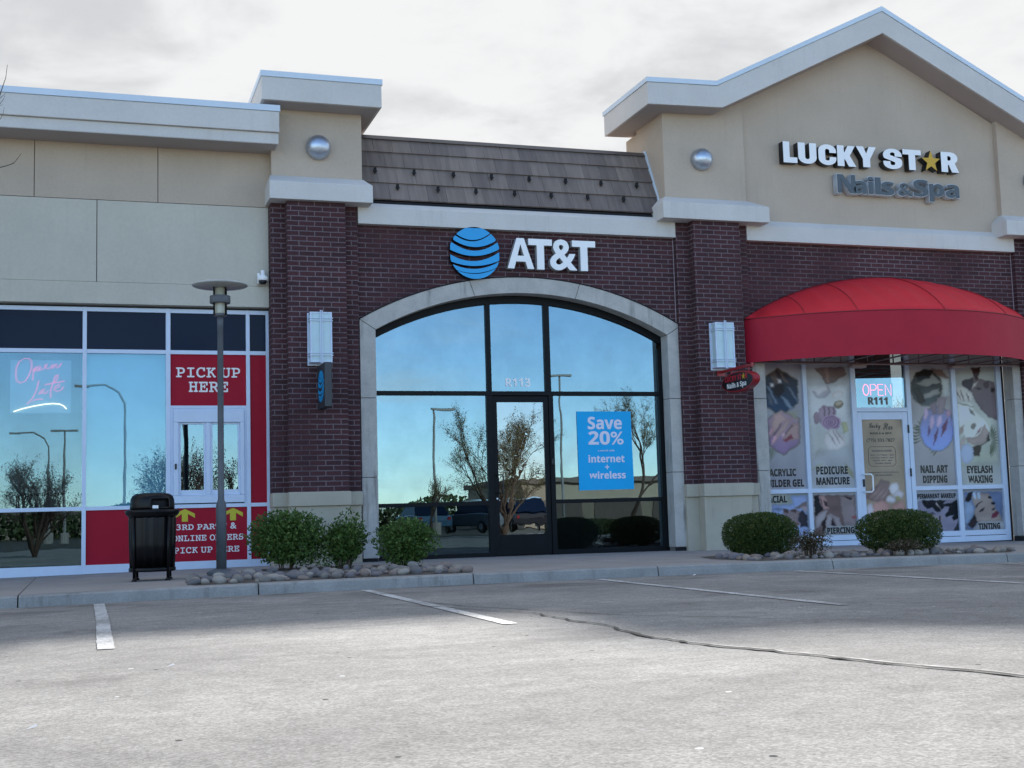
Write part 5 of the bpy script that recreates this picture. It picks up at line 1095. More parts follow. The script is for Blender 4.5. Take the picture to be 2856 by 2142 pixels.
def paint(pid, x0, x1, z0, z1, bgc, step=.011):
    nx, nz = int((x1-x0)/step)+1, int((z1-z0)/step)+1
    X, Z = np.meshgrid(np.linspace(x0, x1, nx), np.linspace(z0, z1, nz)); rn = np.random.RandomState(pid)
    X0_, Z0_ = X, Z; X = X+.006*np.sin(Z*41+pid)+.004*np.sin(Z*97); Z = Z+.006*np.sin(X*37)
    c = np.empty((nz, nx, 3)); b0 = np.array(bgc, float)
    rs = np.random.RandomState(pid+3); base = rs.rand(9, 5); 
    from math import floor
    gx = np.linspace(0, 3.999, nx); gz_ = np.linspace(0, 7.999, nz)
    ix, iz = gx.astype(int), gz_.astype(int); fx_, fz_ = gx-ix, gz_-iz; fx_ = fx_*fx_*(3-2*fx_); fz_ = fz_*fz_*(3-2*fz_)
    B = base; v = (B[iz][:, ix]*(1-fz_)[:, None]+B[np.minimum(iz+1, 8)][:, ix]*fz_[:, None])*(1-fx_)+(B[iz][:, np.minimum(ix+1, 4)]*(1-fz_)[:, None]+B[np.minimum(iz+1, 8)][:, np.minimum(ix+1, 4)]*fz_[:, None])*fx_
    c[:] = b0*(.93+.14*v[..., None])
    for (p_, soft, ca, cb2, pts) in ART:
        if p_ != pid: continue
        P_ = np.array(pts, float)/1000; d = np.full(X.shape, 9.); ins = np.zeros(X.shape, bool)
        for i in range(len(P_)):
            ax, az = P_[i-1]; bx, bz = P_[i]
            ex, ez = bx-ax, bz-az; L2 = ex*ex+ez*ez+1e-9
            tt = np.clip(((X-ax)*ex+(Z-az)*ez)/L2, 0, 1)
            d = np.minimum(d, np.hypot(X-ax-tt*ex, Z-az-tt*ez))
            cr_n = ((az > Z) != (bz > Z)) & (X < (bx-ax)*(Z-az)/((bz-az) if abs(bz-az) > 1e-9 else 1e-9)+ax); ins ^= cr_n
        sdv = np.where(ins, d, -d); w = max(.013, soft*.0024); al = np.clip(.5+sdv/(2*w), 0, 1)[..., None]
        col = np.array(ca, float); col = col*.60+col.mean()*.40+3
        if cb2:
            tz = np.clip((P_[:, 1].max()-Z)/max(1e-6, P_[:, 1].max()-P_[:, 1].min()), 0, 1)[..., None]; col = col*(1-tz)+np.array(cb2, float)*tz
        sh = ((.94+.12*v)*np.where(True, .95+.09*np.clip(sdv/.05, 0, 1), 1))[..., None]
        c = c*(1-al)+col*sh*al
    c = 128+(c-128)*1.18; c = np.clip(c/255, .03, 1); l = np.where(c <= .04045, c/12.92, ((c+.055)/1.055)**2.4)/AMB
    l = l*(1+.10*(rn.rand(nz, nx, 1)-.5)); l = np.clip(l, 0.002, .85)
    return X0_, Z0_, l
def print_mat():
    m = bpy.data.materials.new('printed_film'); m.use_nodes = True; t_ = m.node_tree; b = t_.nodes['Principled BSDF']
    a = t_.nodes.new('ShaderNodeVertexColor'); a.layer_name = 'ink'; t_.links.new(a.outputs[0], b.inputs['Base Color']); b.inputs['Roughness'].default_value = .6; b.inputs['Specular IOR Level'].default_value = .2
    return m
m_print = print_mat()
def poster(pid, x0, x1, z0, z1, bgc, label, name='window_poster', extra=None):
    t = thing(name, label, 'poster', 'printed posters in the salon windows')
    X, Z, l = paint(pid, x0, x1, z0, z1, bgc); nz, nx = X.shape
    v = np.stack([X.ravel(), np.full(X.size, FZ+.046), Z.ravel()], 1)
    f = [(j*nx+i, j*nx+i+1, (j+1)*nx+i+1, (j+1)*nx+i) for j in range(nz-1) for i in range(nx-1)]
    m = MB(); me = bpy.data.meshes.new('print'); me.from_pydata(v.tolist(), [], f); me.update()
    ca = me.color_attributes.new('ink', 'FLOAT_COLOR', 'POINT'); ca.data.foreach_set('color', np.concatenate([l.reshape(-1, 3), np.ones((X.size, 1))], 1).ravel())
    link(me, 'print', m_print, t)
    return t
PY = FZ+.044
def ptx(t, body, x0, x1, z0, z1, off=.03, mt=None, style='bold', **k): return text(body, 'lettering', mt or m_text_dark, x0, x1, z0, z1, PY, t, .002, off, style, **k)
BG = (146, 145, 150)
p = poster(0, 10.60, 11.435, 1.08, 3.74, (142,143,152), 'tall poster of painted nails in two hexagons lettered ACRYLIC BUILDER GEL')
ptx(p, 'ACRYLIC', 10.735, 11.247, 1.296, 1.422); ptx(p, 'BUILDER GEL', 10.615, 11.386, 1.115, 1.243)
p = poster(1, 11.51, 12.368, 1.08, 3.74, (150,153,158), 'tall poster of hands around a mauve rose lettered PEDICURE MANICURE')
ptx(p, 'PEDICURE', 11.630, 12.240, 1.312, 1.450); ptx(p, 'MANICURE', 11.620, 12.265, 1.136, 1.266)
p = poster(3, 13.552, 14.405, 1.08, 3.74, (146,145,148), 'tall poster with a round and an oval hand picture lettered NAIL ART DIPPING')
ptx(p, 'NAIL ART', 13.690, 14.250, 1.304, 1.438); ptx(p, 'DIPPING', 13.728, 14.228, 1.128, 1.262)
p = poster(4, 14.497, 15.357, 1.08, 3.74, (154,158,158), 'tall poster of two resting faces lettered EYELASH WAXING')
ptx(p, 'EYELASH', 14.645, 15.184, 1.282, 1.418); ptx(p, 'WAXING', 14.662, 15.172, 1.110, 1.248)
p = poster(5, 10.60, 11.435, .292, 1.008, (132,138,136), 'low poster of a face lying back on blue lettered FACIAL')
ptx(p, 'FACIAL', 10.635, 11.048, .858, .978)
p = poster(6, 11.51, 12.368, .292, 1.008, (138,140,144), 'low poster of fingers fitting an earring lettered PIERCING')
ptx(p, 'PIERCING', 11.780, 12.304, .284+.03, .424)
p = poster(7, 13.552, 14.405, .292, 1.008, (142,144,152), 'low poster of a brow treated with black gloves lettered PERMANENT MAKEUP')
ptx(p, 'PERMANENT MAKEUP', 13.592, 14.378, .862, .948)
p = poster(8, 14.497, 15.357, .292, 1.008, (132,136,144), 'low poster of a face with red lips lettered TINTING')
ptx(p, 'TINTING', 14.812, 15.267, .300, .410)
p = poster(2, 12.548, 13.362, .34, 2.235, (146,134,120), 'tan door film with the salon name, phone number and opening hours')
ptx(p, 'Lucky', 12.70, 12.935, 2.055, 2.18, .0, None, 'script'); ptx(p, 'Star', 12.985, 13.175, 2.062, 2.18, .0, None, 'script')
ptx(p, 'NAILS & SPA', 12.72, 13.155, 1.985, 2.018, .01); ptx(p, '(775) 331-7827', 12.645, 13.205, 1.838, 1.912, .0, None, 'serif')
bx0, bx1, bz0, bz1, ch = 12.665, 13.205, 1.435, 1.772, .05
fr2 = [(bx0, bz0+ch), (bx0+.02, bz0+ch*.5), (bx0+ch, bz0), (bx1-ch, bz0), (bx1-.02, bz0+ch*.5), (bx1, bz0+ch), (bx1, bz1-ch), (bx1-.02, bz1-ch*.5), (bx1-ch, bz1), (bx0+ch, bz1), (bx0+.02, bz1-ch*.5), (bx0, bz1-ch), (bx0, bz0+ch)]
MB().tube([(x, PY, z) for x, z in fr2], .0035, 4).build('hours_border', m_text_dark, p)
ptx(p, 'BUSINESS HOURS', 12.735, 13.135, 1.685, 1.715, .01, m_text_grey)
for i, (s_, a, b_) in enumerate((('Mon - Fri: 9:30am - 7pm', 12.705, 13.165), ('Saturday: 9:30am - 6pm', 12.705, 13.165), ('Sunday: 10am - 5pm', 12.745, 13.125), ('Tuesday: Closed', 12.78, 13.10))):
    ptx(p, s_, a, b_, 1.612-i*.047, 1.642-i*.047, .01, m_text_grey)
ptx(p, 'Appointment & Walk-In Welcome', 12.655, 13.25, 1.318, 1.342, .01, m_text_grey); ptx(p, 'Gift Card Available', 12.77, 13.11, 1.272, 1.298, .01, m_text_grey)

# neon signs
m_pink = mat('neon_pink', (.5,.06,.16), .4, var=0, emit=(1.0,.12,.26,.38)); m_yel = mat('neon_warm', (.9,.85,.6), .4, var=0, emit=(1.0,.86,.45,.9))
m_pink2 = mat('neon_bright', (.6,.1,.2), .4, var=0, emit=(1.0,.22,.36,.9))
m_acr = bpy.data.materials.new('clear_acrylic'); m_acr.use_nodes = True; ta = m_acr.node_tree; ta.nodes.clear()
d_ = N(ta, 'ShaderNodeBsdfDiffuse'); d_.inputs[0].default_value = (.62,.70,.76,1); tp = N(ta, 'ShaderNodeBsdfTransparent'); mx_ = N(ta, 'ShaderNodeMixShader'); mx_.inputs[0].default_value = .42
ta.links.new(tp.outputs[0], mx_.inputs[1]); ta.links.new(d_.outputs[0], mx_.inputs[2]); oo = N(ta, 'ShaderNodeOutputMaterial'); ta.links.new(mx_.outputs[0], oo.inputs[0])
t = thing('neon_sign', 'pink Open Late script neon with a yellow swoosh on clear sheet', 'sign')
MB().box(-1.04, -.24, FZ+.075, FZ+.081, 2.377, 3.121).build('backing_sheet', m_acr, t)
script = [[(-0.862,3.142),(-0.927,3.098),(-0.963,3.011),(-0.969,2.901),(-0.954,2.823),(-0.902,2.799),(-0.844,2.823),(-0.79,2.918),(-0.762,3.013),(-0.766,3.1),(-0.793,3.139),(-0.862,3.142)],[(-0.735,3.006),(-0.748,2.832)],[(-0.738,2.966),(-0.713,3.014),(-0.691,3.033),(-0.703,2.99),(-0.731,2.963),(-0.676,2.974),(-0.64,3.022),(-0.662,3.038),(-0.676,3.006),(-0.669,2.975),(-0.617,2.991),(-0.595,3.007),(-0.558,3.063),(-0.581,3.062),(-0.588,3.023),(-0.558,2.996),(-0.528,3.015)],[(-0.513,2.996),(-0.496,3.055),(-0.477,3.06),(-0.487,3.003),(-0.447,3.067),(-0.432,3.064),(-0.439,3.016),(-0.409,3.016),(-0.368,3.081)],[(-0.667,2.832),(-0.696,2.698),(-0.746,2.587),(-0.826,2.496),(-0.731,2.556),(-0.658,2.575),(-0.609,2.564)],[(-0.585,2.714),(-0.629,2.698),(-0.666,2.643),(-0.636,2.651),(-0.6,2.698),(-0.607,2.651),(-0.57,2.651),(-0.548,2.69)],[(-0.416,2.913),(-0.446,2.905),(-0.482,2.794),(-0.511,2.699),(-0.51,2.591)],[(-0.589,2.774),(-0.527,2.786),(-0.326,2.826)],[(-0.416,2.913),(-0.423,2.857),(-0.475,2.794)],[(-0.452,2.723),(-0.393,2.747),(-0.393,2.778),(-0.437,2.762),(-0.467,2.707),(-0.422,2.68),(-0.37,2.699),(-0.34,2.747)]]
under = [[(-0.993,2.396),(-0.877,2.438),(-0.73,2.474),(-0.583,2.501),(-0.48,2.509),(-0.391,2.503),(-0.338,2.477),(-0.298,2.433)]]
for l in script:
    for off in (-.007, .007): MB().tube([(x+off, FZ+.062, z+off*.6) for x, z in l], .0034, 6).build('neon_tube', m_pink, t, True)
for l in under: MB().tube([(x, FZ+.062, z) for x, z in l], .008, 8).build('neon_tube', m_yel, t, True)
t = thing('neon_sign', 'pink OPEN neon on a dark board above the salon door', 'sign')
MB().box(12.60, 13.23, FZ+.05, FZ+.06, 2.632, 2.868).build('board', mat('neon_board', (.05,.06,.11), .5, var=0), t)
for c_, x0 in (('O', 12.625), ('P', 12.775), ('E', 12.925), ('N', 13.07)):
    w_ = .115; z0, z1 = 2.655, 2.845; h = z1-z0
    L = {'O': [[(x0+w_*.5+w_*.5*math.cos(R(a)), z0+h*.5+h*.5*math.sin(R(a))) for a in range(0, 361, 24)]],
         'P': [[(x0, z0), (x0, z1), (x0+w_*.7, z1), (x0+w_, z1-h*.13), (x0+w_, z1-h*.38), (x0+w_*.7, z0+h*.48), (x0, z0+h*.48)]],
         'E': [[(x0+w_*.9, z1), (x0, z1), (x0, z0), (x0+w_*.9, z0)], [(x0, z0+h*.5), (x0+w_*.8, z0+h*.5)]],
         'N': [[(x0, z0), (x0, z1), (x0+w_, z0), (x0+w_, z1)]]}[c_]
    for l in L: MB().tube([(x, FZ+.042, z) for x, z in l], .009, 6).build('neon_tube', m_pink2, t, True)
for body, a, b_, z0, z1, y, mt, off, lb in (('R113', 6.18, 6.59, 2.775, 2.912, FZ+.036, m_white, .008, 'white suite number R113 on the glass above the black door'), ('R111', 12.713, 13.10, 2.495, 2.625, FZ+.030, m_text_grey, .015, 'dark suite number R111 under the pink OPEN neon')):
    t = thing('suite_number', lb, 'sign'); text(body, 'lettering', mt, a, b_, z0, z1, y, t, .003, off, 'bold')
# blue offer poster
t = thing('window_poster', 'bright blue Save 20% poster in the arched shop window', 'poster')
o_ = MB().add([(7.350, FZ+.030, 1.135), (8.290, FZ+.030, 1.140), (8.275, FZ+.030, 2.384), (7.345, FZ+.030, 2.384)], [(0,1,2,3)]).build('sheet', mat('poster_blue', (.003,.41,.82), .55, spec=.3, var=.03), t)
m_pt = mat('poster_text', (.78,.74,.85), .6, var=0)
for s_, a, b_, z0, z1 in (('Save', 7.528, 8.115, 2.098, 2.300), ('20%', 7.530, 8.135, 1.852, 2.070), ('internet', 7.522, 8.140, 1.570, 1.692), ('wireless', 7.530, 8.150, 1.311, 1.430)):
    text(s_, 'lettering', m_pt, a, b_, z0, z1, FZ+.028, t, .002, .012, 'bold')
text('a month with', 'lettering', m_pt, 7.69, 7.97, 1.745, 1.775, FZ+.028, t, .002, 0, 'bold')
MB().box(7.80, 7.87, FZ+.026, FZ+.028, 1.490, 1.507).box(7.827, 7.843, FZ+.0255, FZ+.0258, 1.462, 1.535).build('plus', m_pt, t)

# ------------------------------------------------------------------ street lamp
px_, py_ = 1.535, -2.72; zb = wz(px_, py_)
t = thing('street_lamp', 'grey post lamp with a flat disc top standing in the river rocks', 'lamp')
MB().lathe([(.175, zb-.02), (.175, zb+.045), (.165, zb+.06), (.10, zb+.085), (.06, zb+.09)], (px_, py_, 0), 24).build('base', m_pole, t, True)
MB().lathe([(.062, zb+.05), (.062, .985), (.060, .998), (.040, 1.055), (.038, 1.07), (.036, 3.18), (.037, 3.181), (.037, 3.31)], (px_, py_, 0), 24).build('pole', m_pole, t, True)
MB().lathe([(.038, 3.305), (.078, 3.315), (.080, 3.335), (.06, 3.345)], (px_, py_, 0), 24).build('collar', m_pole, t, True)
MB().lathe([(.060, 3.34), (.062, 3.36), (.062, 3.68)], (px_, py_, 0), 24).build('glass_cylinder', m_lampglass, t, True)
MB().lathe([(.122, 3.475), (.126, 3.48), (.126, 3.562), (.122, 3.567), (.116, 3.562), (.116, 3.48)], (px_, py_, 0), 32).build('ring_band', m_pole, t, True)
m = MB()
for a in (35, 125, 215, 305): m.tube([(px_+.098*math.cos(R(a)), py_+.098*math.sin(R(a)), 3.32), (px_+.098*math.cos(R(a)), py_+.098*math.sin(R(a)), 3.69)], .009, 6)
m.build('rod', m_blackp, t, True)
MB().lathe([(.05, 3.668), (.33, 3.690), (.340, 3.697), (.335, 3.712), (.25, 3.735), (.12, 3.75), (.001, 3.755)], (px_, py_, 0), 48).build('disc_shade', mat('lamp_disc', (.42,.42,.40), .5, var=.12, vscale=9), t, True)

# ------------------------------------------------------------------ litter bin
bx, by = .718, -2.95; zb = wz(bx, by)
t = thing('litter_bin', 'black ribbed litter bin with a domed lid on the pavement', 'bin')
m = MB(); n = 96; prof = [(.235, zb+.105), (.238, zb+.13), (.243, .25), (.252, .55), (.258, .83), (.256, .86)]
for r_, z in prof:
    for j in range(n):
        a = 2*math.pi*j/n; rib = .014*max(0, math.cos(a*16))**.5 if math.cos(a*16) > 0 else 0
        rr = (r_+rib)*(1/max(abs(math.cos(a)), abs(math.sin(a))))**.0
        m.v.append((bx+rr*math.cos(a), by+rr*math.sin(a), z))
for i in range(len(prof)-1):
    for j in range(n): m.f.append((i*n+j, i*n+(j+1) % n, (i+1)*n+(j+1) % n, (i+1)*n+j))
m.f += [tuple(range(n-1, -1, -1))]
m.build('body', m_blackp, t, True)
MB().lathe([(.25, .85), (.30, .895), (.312, .925), (.312, .945), (.285, .952), (.27, .955)], (bx, by, 0), 48).build('rim', m_blackp, t, True)
m = MB()
for a in (38, 128, 218, 308):
    c_, s_ = math.cos(R(a)), math.sin(R(a))
    m.tube([(bx+.272*c_, by+.272*s_, .90), (bx+.268*c_, by+.268*s_, zb+.03)], .017, 8)
    m.tube([(bx+.268*c_, by+.268*s_, zb+.028), (bx+.268*c_, by+.268*s_, zb)], [.022, .034], 10)
    m.build('leg', m_blackp, t, True); m = MB()
MB().lathe([(.262, .235), (.268, .24), (.268, .275), (.262, .28)], (bx, by, 0), 40).build('band', m_blackp, t, True)
# lid with two openings
m = MB(); n = 64; prof = [(.252, .955), (.256, .98), (.250, 1.07), (.232, 1.115), (.19, 1.140), (.10, 1.150), (.001, 1.152)]
for r_, z in prof:
    for j in range(n): a = 2*math.pi*j/n; m.v.append((bx+r_*math.cos(a), by+r_*math.sin(a), z))
def open_(j, i):
    a = (2*math.pi*(j+.5)/n)
    for c0 in (R(-72), R(108)):
        d = (a-c0+math.pi) % (2*math.pi)-math.pi
        if abs(d) < R(26) and i == 1: return True
    return False
for i in range(len(prof)-1):
    for j in range(n):
        if not open_(j, i): m.f.append((i*n+j, i*n+(j+1) % n, (i+1)*n+(j+1) % n, (i+1)*n+j))
lid = m.build('lid', m_blackp, t, True); mm = lid.modifiers.new('s', 'SOLIDIFY'); mm.thickness = .006
MB().lathe([(.20, .90), (.21, 1.05), (.19, 1.09)], (bx, by, 0), 32).build('liner', m_dark, t, True)
MB().box(bx-.01, bx+.055, by-.258, by-.2535, .965, 1.0).build('sticker', m_white, t)

# ------------------------------------------------------------------ plants
def leaves(n, sampler, size, asp=.6, up_=.4, seed=1):
    rs = np.random.RandomState(seed); V = np.empty((n*4, 3)); F = []
    for k in range(n):
        p, nrm = sampler(rs)
        d = rs.normal(size=3); d += nrm*1.1; d[2] += up_; d /= np.linalg.norm(d)
        a = np.cross(d, rs.normal(size=3)); a /= np.linalg.norm(a); s_ = size*rs.uniform(.65, 1.35)
        b_ = np.cross(a, d)
        V[4*k] = p-d*s_*.5; V[4*k+1] = p+a*s_*asp*.5+b_*s_*.1; V[4*k+2] = p+d*s_*.5; V[4*k+3] = p-a*s_*asp*.5+b_*s_*.1
        F.append((4*k, 4*k+1, 4*k+2, 4*k+3))
    m = MB(); m.v = [tuple(v) for v in V]; m.f = F; return m
l_rose = leaf_mat('rose_leaf', (.040,.092,.020), (.115,.20,.045), (.18,.25,.07))
l_box = leaf_mat('box_leaf', (.022,.052,.012), (.080,.125,.028), (.17,.17,.05))
l_barb = leaf_mat('barberry_leaf', (.045,.035,.022), (.085,.075,.035), (.20,.16,.13))
m_twig = mat('twig_bark', (.07,.045,.03), .9, var=.3, vscale=20)
def bush(name, label, cat, grp, c, r, zlo, ztop, n, size, lm, seed, lumps=9, shell=.45, ragged=.12, stems=9, asp=.6, flat=False):
    t = thing(name, label, cat, grp)
    rs0 = np.random.RandomState(seed); cz = (zlo+ztop)/2; hz = (ztop-zlo)/2
    L = [(rs0.normal(size=3), rs0.uniform(.3, 1)) for _ in range(lumps)]; L = [(v/np.linalg.norm(v), s_) for v, s_ in L]
    def rad(d):
        return 1+ragged*sum(s_*math.exp(-((1-float(d@v))/.13)) for v, s_ in L)-ragged*.35
    SP = [rs0.normal(size=3) for _ in range(22)]; SP = [np.array([v[0], v[1], abs(v[2])*.8])/np.linalg.norm(v) for v in SP]; SPL = {tuple(v): rs0.uniform(.2, 1) for v in SP}
    pw = 2.6 if flat else 2.2
    def smp(rs):
        while True:
            d = rs.normal(size=3); d /= np.linalg.norm(d)
            k = (abs(d[0])**pw+abs(d[1])**pw+abs(d[2])**pw)**(-1/pw)
            q = rs.uniform(shell, 1)**.6*rad(d)*k*(1 if flat else min(1, .80+.3*(d[2]+.9)))
            if rs.rand() < .03*(ragged*8): q *= rs.uniform(1.02, 1.12)
            p = np.array([c[0]+d[0]*q*r, c[1]+d[1]*q*r*.92, cz+d[2]*q*hz])
            if not flat and rs.rand() < .10:
                sd_ = SP[rs.randint(len(SP))]; q = rs.uniform(.7, 1.0+.32*SPL[tuple(sd_)]); p = np.array([c[0]+sd_[0]*q*r, c[1]+sd_[1]*q*r, cz+sd_[2]*q*hz])+rs.normal(size=3)*.012
            if p[2] > zlo-.02: return p, d
    def smp_in(rs):
        while True:
            p, d = smp(rs); q = rs.uniform(.25, .80); p = np.array([c[0]+(p[0]-c[0])*q, c[1]+(p[1]-c[1])*q, cz+(p[2]-cz)*q]); return p, d
    fo = leaves(n, smp, size, asp, .35, seed); inn_ = leaves(int(n*(.16 if flat else .25)), smp_in, size*(3.2 if flat else 1.7), .8, .1, seed+90); fo.add(inn_.v, inn_.f)
    fo.build('foliage', lm, t)
    m = MB()
    for k in range(stems):
        a = rs0.uniform(0, 6.28); e = rs0.uniform(.3, .85)
        p0 = Vector((c[0]+.05*math.cos(a), c[1]+.05*math.sin(a), zlo-.1)); p1 = Vector((c[0]+r*e*.5*math.cos(a), c[1]+r*e*.5*math.sin(a), cz*.8+zlo*.2)); p2 = Vector((c[0]+r*e*math.cos(a), c[1]+r*e*math.sin(a), cz+hz*rs0.uniform(.2, .9)))
        m.tube([p0, p0.lerp(p1, .5)+Vector((0, 0, .03)), p1, p2], [.010, .008, .006, .003], 5)
    m.build('stem', m_twig, t)
    return t
bush('rose_bush', 'widest leafy green shrub, by the red panels and the lamp post', 'shrub', 'leafy green shrubs in the rock bed', (2.47,-1.62), .47, .14, .925, 6500, .042, l_rose, 3, 14, .35, .40)
bush('rose_bush', 'leafy green shrub in front of the pier base, middle of three', 'shrub', 'leafy green shrubs in the rock bed', (3.19,-1.92), .31, .13, .80, 3300, .040, l_rose, 4, 11, .3, .42)
bush('rose_bush', 'leafy green shrub in front of the arched shop window', 'shrub', 'leafy green shrubs in the rock bed', (3.945,-2.30), .365, .13, .82, 4300, .041, l_rose, 8, 12, .35, .38)
m = MB(); rs0 = np.random.RandomState(4)
bush('box_shrub', 'clipped round boxwood ball below the stucco pier base', 'shrub', 'clipped boxwood shrubs', (8.54,-3.30), .485, .13, .715, 17000, .021, l_box, 5, 14, .72, .05, 6, .7, True)
bush('box_shrub', 'clipped boxwood in front of the salon door', 'shrub', 'clipped boxwood shrubs', (10.19,-4.05), .515, .13, .695, 17000, .021, l_box, 6, 14, .72, .05, 6, .7, True)
bush('barberry_bush', 'small sparse reddish shrub between the boxwoods', 'shrub', 'low reddish barberry shrubs', (8.62,-4.42), .27, .14, .50, 1500, .022, l_barb, 7, 9, .2, .35, 14)
bush('barberry_bush', 'lowest brownish shrub spreading before the boxwood at the salon door', 'shrub', 'low reddish barberry shrubs', (9.84,-4.62), .27, .13, .33, 1100, .021, l_barb, 9, 9, .2, .35, 12)

# ------------------------------------------------------------------ rock beds
def bed(poly): 
    n = len(poly); cx_ = sum(p[0] for p in poly)/n; cy_ = sum(p[1] for p in poly)/n
    return MB().add([(x, y, wz(x, y)+.004) for x, y in poly]+[(cx_, cy_, wz(cx_, cy_)+.004)], [(i, (i+1) % n, n) for i in range(n)])
bedL = [(1.06,-4.74),(4.08,-4.74),(4.25,-4.2),(4.35,-3.2),(4.25,-2.1),(3.8,-1.35),(3.1,-1.05),(2.2,-1.1),(1.55,-1.9),(1.2,-3.0),(1.02,-4.0)]
bedR = [(7.75,-4.74),(11.4,-4.74),(11.9,-4.2),(11.7,-3.4),(10.9,-2.8),(9.6,-2.5),(8.5,-2.5),(7.85,-2.9),(7.6,-3.7)]
m = bed(bedL); m2 = bed(bedR); m.add(m2.v, m2.f); m.build('planting_bed', m_soil, kind='structure')
rock_m = []
for i, c_ in enumerate([(.20,.185,.17),(.27,.235,.20),(.14,.135,.14),(.33,.30,.265),(.22,.175,.15),(.17,.155,.165)]):
    rock_m.append(mat('river_rock_%d' % i, c_, .8, var=.28, vscale=22, bump=.35, bscale=60, fine=.12))
import bmesh
def rock_mesh(seed, m_):
    bm = bmesh.new(); bmesh.ops.create_icosphere(bm, subdivisions=3, radius=.5); rs = np.random.RandomState(seed)
    ks = [(rs.normal(size=3), rs.uniform(.03, .10)) for _ in range(9)]; sc = (1.25+rs.rand()*.35, 1.0, .72+rs.rand()*.28)
    for v in bm.verts:
        d = np.array(v.co)*2; q = 1.
        for k, a in ks: k = k/np.linalg.norm(k); q += a*math.copysign(abs(float(d@k))**2.2, float(d@k)) if float(d@k) > 0 else 0
        v.co = Vector((v.co.x*q*sc[0], v.co.y*q*sc[1], v.co.z*q*sc[2]))
    me = bpy.data.meshes.new('river_rock'); bm.to_mesh(me); bm.free(); me.polygons.foreach_set('use_smooth', [True]*len(me.polygons)); me.materials.append(m_); boxuv(me); return me
rocks = [rock_mesh(i, rock_m[i % 6]) for i in range(18)]
def inside(p, poly):
    x, y = p; c_ = False
    for i in range(len(poly)):
        x1, y1 = poly[i-1]; x2, y2 = poly[i]
        if (y1 > y) != (y2 > y) and x < (x2-x1)*(y-y1)/(y2-y1)+x1: c_ = not c_
    return c_
def scatter(poly, n, ymix, label, grp, avoid=()):
    got = []; tries = 0
    while len(got) < n and tries < 20000:
        tries += 1
        y = -4.70+abs(random.gauss(0, ymix)); x = random.uniform(min(p[0] for p in poly), max(p[0] for p in poly))
        if not inside((x, y), poly): continue
        s_ = random.uniform(.062, .118) if random.random() < .7 else random.uniform(.045, .062)
        if any((x-a)**2/1.3+(y-b_)**2 < ((s_+c_)*.44)**2 for a, b_, c_ in got): continue
        if any((x-a)**2+(y-b_)**2 < c_**2 for a, b_, c_ in avoid): continue
        got.append((x, y, s_))
    for x, y, s_ in got:
        o = bpy.data.objects.new('river_rock', random.choice(rocks)); COL.objects.link(o)
        o.location = (x, y, wz(x, y)+s_*.26); o.scale = (s_, s_, s_*random.uniform(.85, 1.2)); o.rotation_euler = (random.uniform(-.25, .25), random.uniform(-.25, .25), random.uniform(0, 6.28))
        o['label'] = label; o['category'] = 'rock'; o['group'] = grp
scatter([p if p[1] < -4.7 else p for p in bedL], 160, .95, 'rounded river rock in the bed around the lamp post and leafy shrubs', 'river rocks around the lamp post', ((px_, py_, .17),))
scatter(bedR, 138, .62, 'rounded river rock in the bed below the boxwoods', 'river rocks below the boxwoods')

# ------------------------------------------------------------------ trees
def tree(name, label, grp, x, y, h, seed, levels=5, leafy=0, spread=.55, trunk=.11, lm=None, lsize=.07, z0=0., th=.3, nb=3, cat='tree', nstem=1, reach=None):
    t = thing(name, label, cat, grp); rs = random.Random(seed); m = MB(); tips = []
    def br(p, d, L, r_, lv):
        n = 3; pts = [p]; q = p.copy(); dd = d.copy()
        for i in range(n):
            dd = (dd+Vector((rs.gauss(0, .10), rs.gauss(0, .10), rs.gauss(.05, .06)))).normalized(); q = q+dd*L/n; pts.append(q.copy())
        m.tube(pts, [r_*(1-.45*i/n) for i in range(n+1)], 6 if lv > levels-3 else 4, False)
        if lv == 0: tips.append((q.copy(), dd.copy())); return
        for k in range(nb+(lv < 3)):
            a = rs.uniform(0, 6.28); s_ = rs.uniform(.5, 1.)*spread*1.5
            e = dd.orthogonal().normalized(); f_ = dd.cross(e)
            nd = (dd+(e*math.cos(a)+f_*math.sin(a))*s_+Vector((0, 0, .12))).normalized()
            st = pts[-1] if k == 0 else pts[rs.choice((1, 2, 3))]
            br(st, nd, L*rs.uniform(.55, .78), r_*.55*rs.uniform(.8, 1.1), lv-1)
            if lv <= 2: tips.append((pts[2].copy(), nd.copy()))
    for k in range(nstem):
        a = 6.28*k/nstem+rs.uniform(-.4, .4); e = 0 if nstem == 1 else .42
        br(Vector((x, y, z0)), Vector((math.cos(a)*e, math.sin(a)*e, 1)).normalized(), h*th, trunk, levels)
    mx = max(v[2] for v in m.v); k = (h)/(mx-z0)
    m.v = [(x+(v[0]-x)*k, y+(v[1]-y)*k, z0+(v[2]-z0)*k) for v in m.v]
    if reach is not None:
        dx_ = reach-max(v[0]-(v[1]+3)*.04 for v in m.v if 5.0 < v[2] < 6.3); m.v = [(v[0]+dx_, v[1], v[2]) for v in m.v]
    m.build('trunk', m_twig, t)
    if leafy:
        tp_ = [(np.array(((a.x-x)*k+x, (a.y-y)*k+y, (a.z-z0)*k+z0)), np.array(b_)) for a, b_ in tips]
        def smp(r2_):
            a, b_ = tp_[r2_.randint(len(tp_))]; return a+r2_.normal(size=3)*lsize*1.6, b_
        leaves(leafy, smp, lsize, .6, .2, seed).build('crown', lm, t)
    return t
l_bud = leaf_mat('bud_leaf', (.14,.12,.06), (.25,.21,.10)); l_dark = leaf_mat('dark_leaf', (.07,.04,.035), (.13,.08,.06)); l_green = leaf_mat('tree_leaf', (.05,.08,.03), (.10,.13,.05))
m_twig2 = m_twig
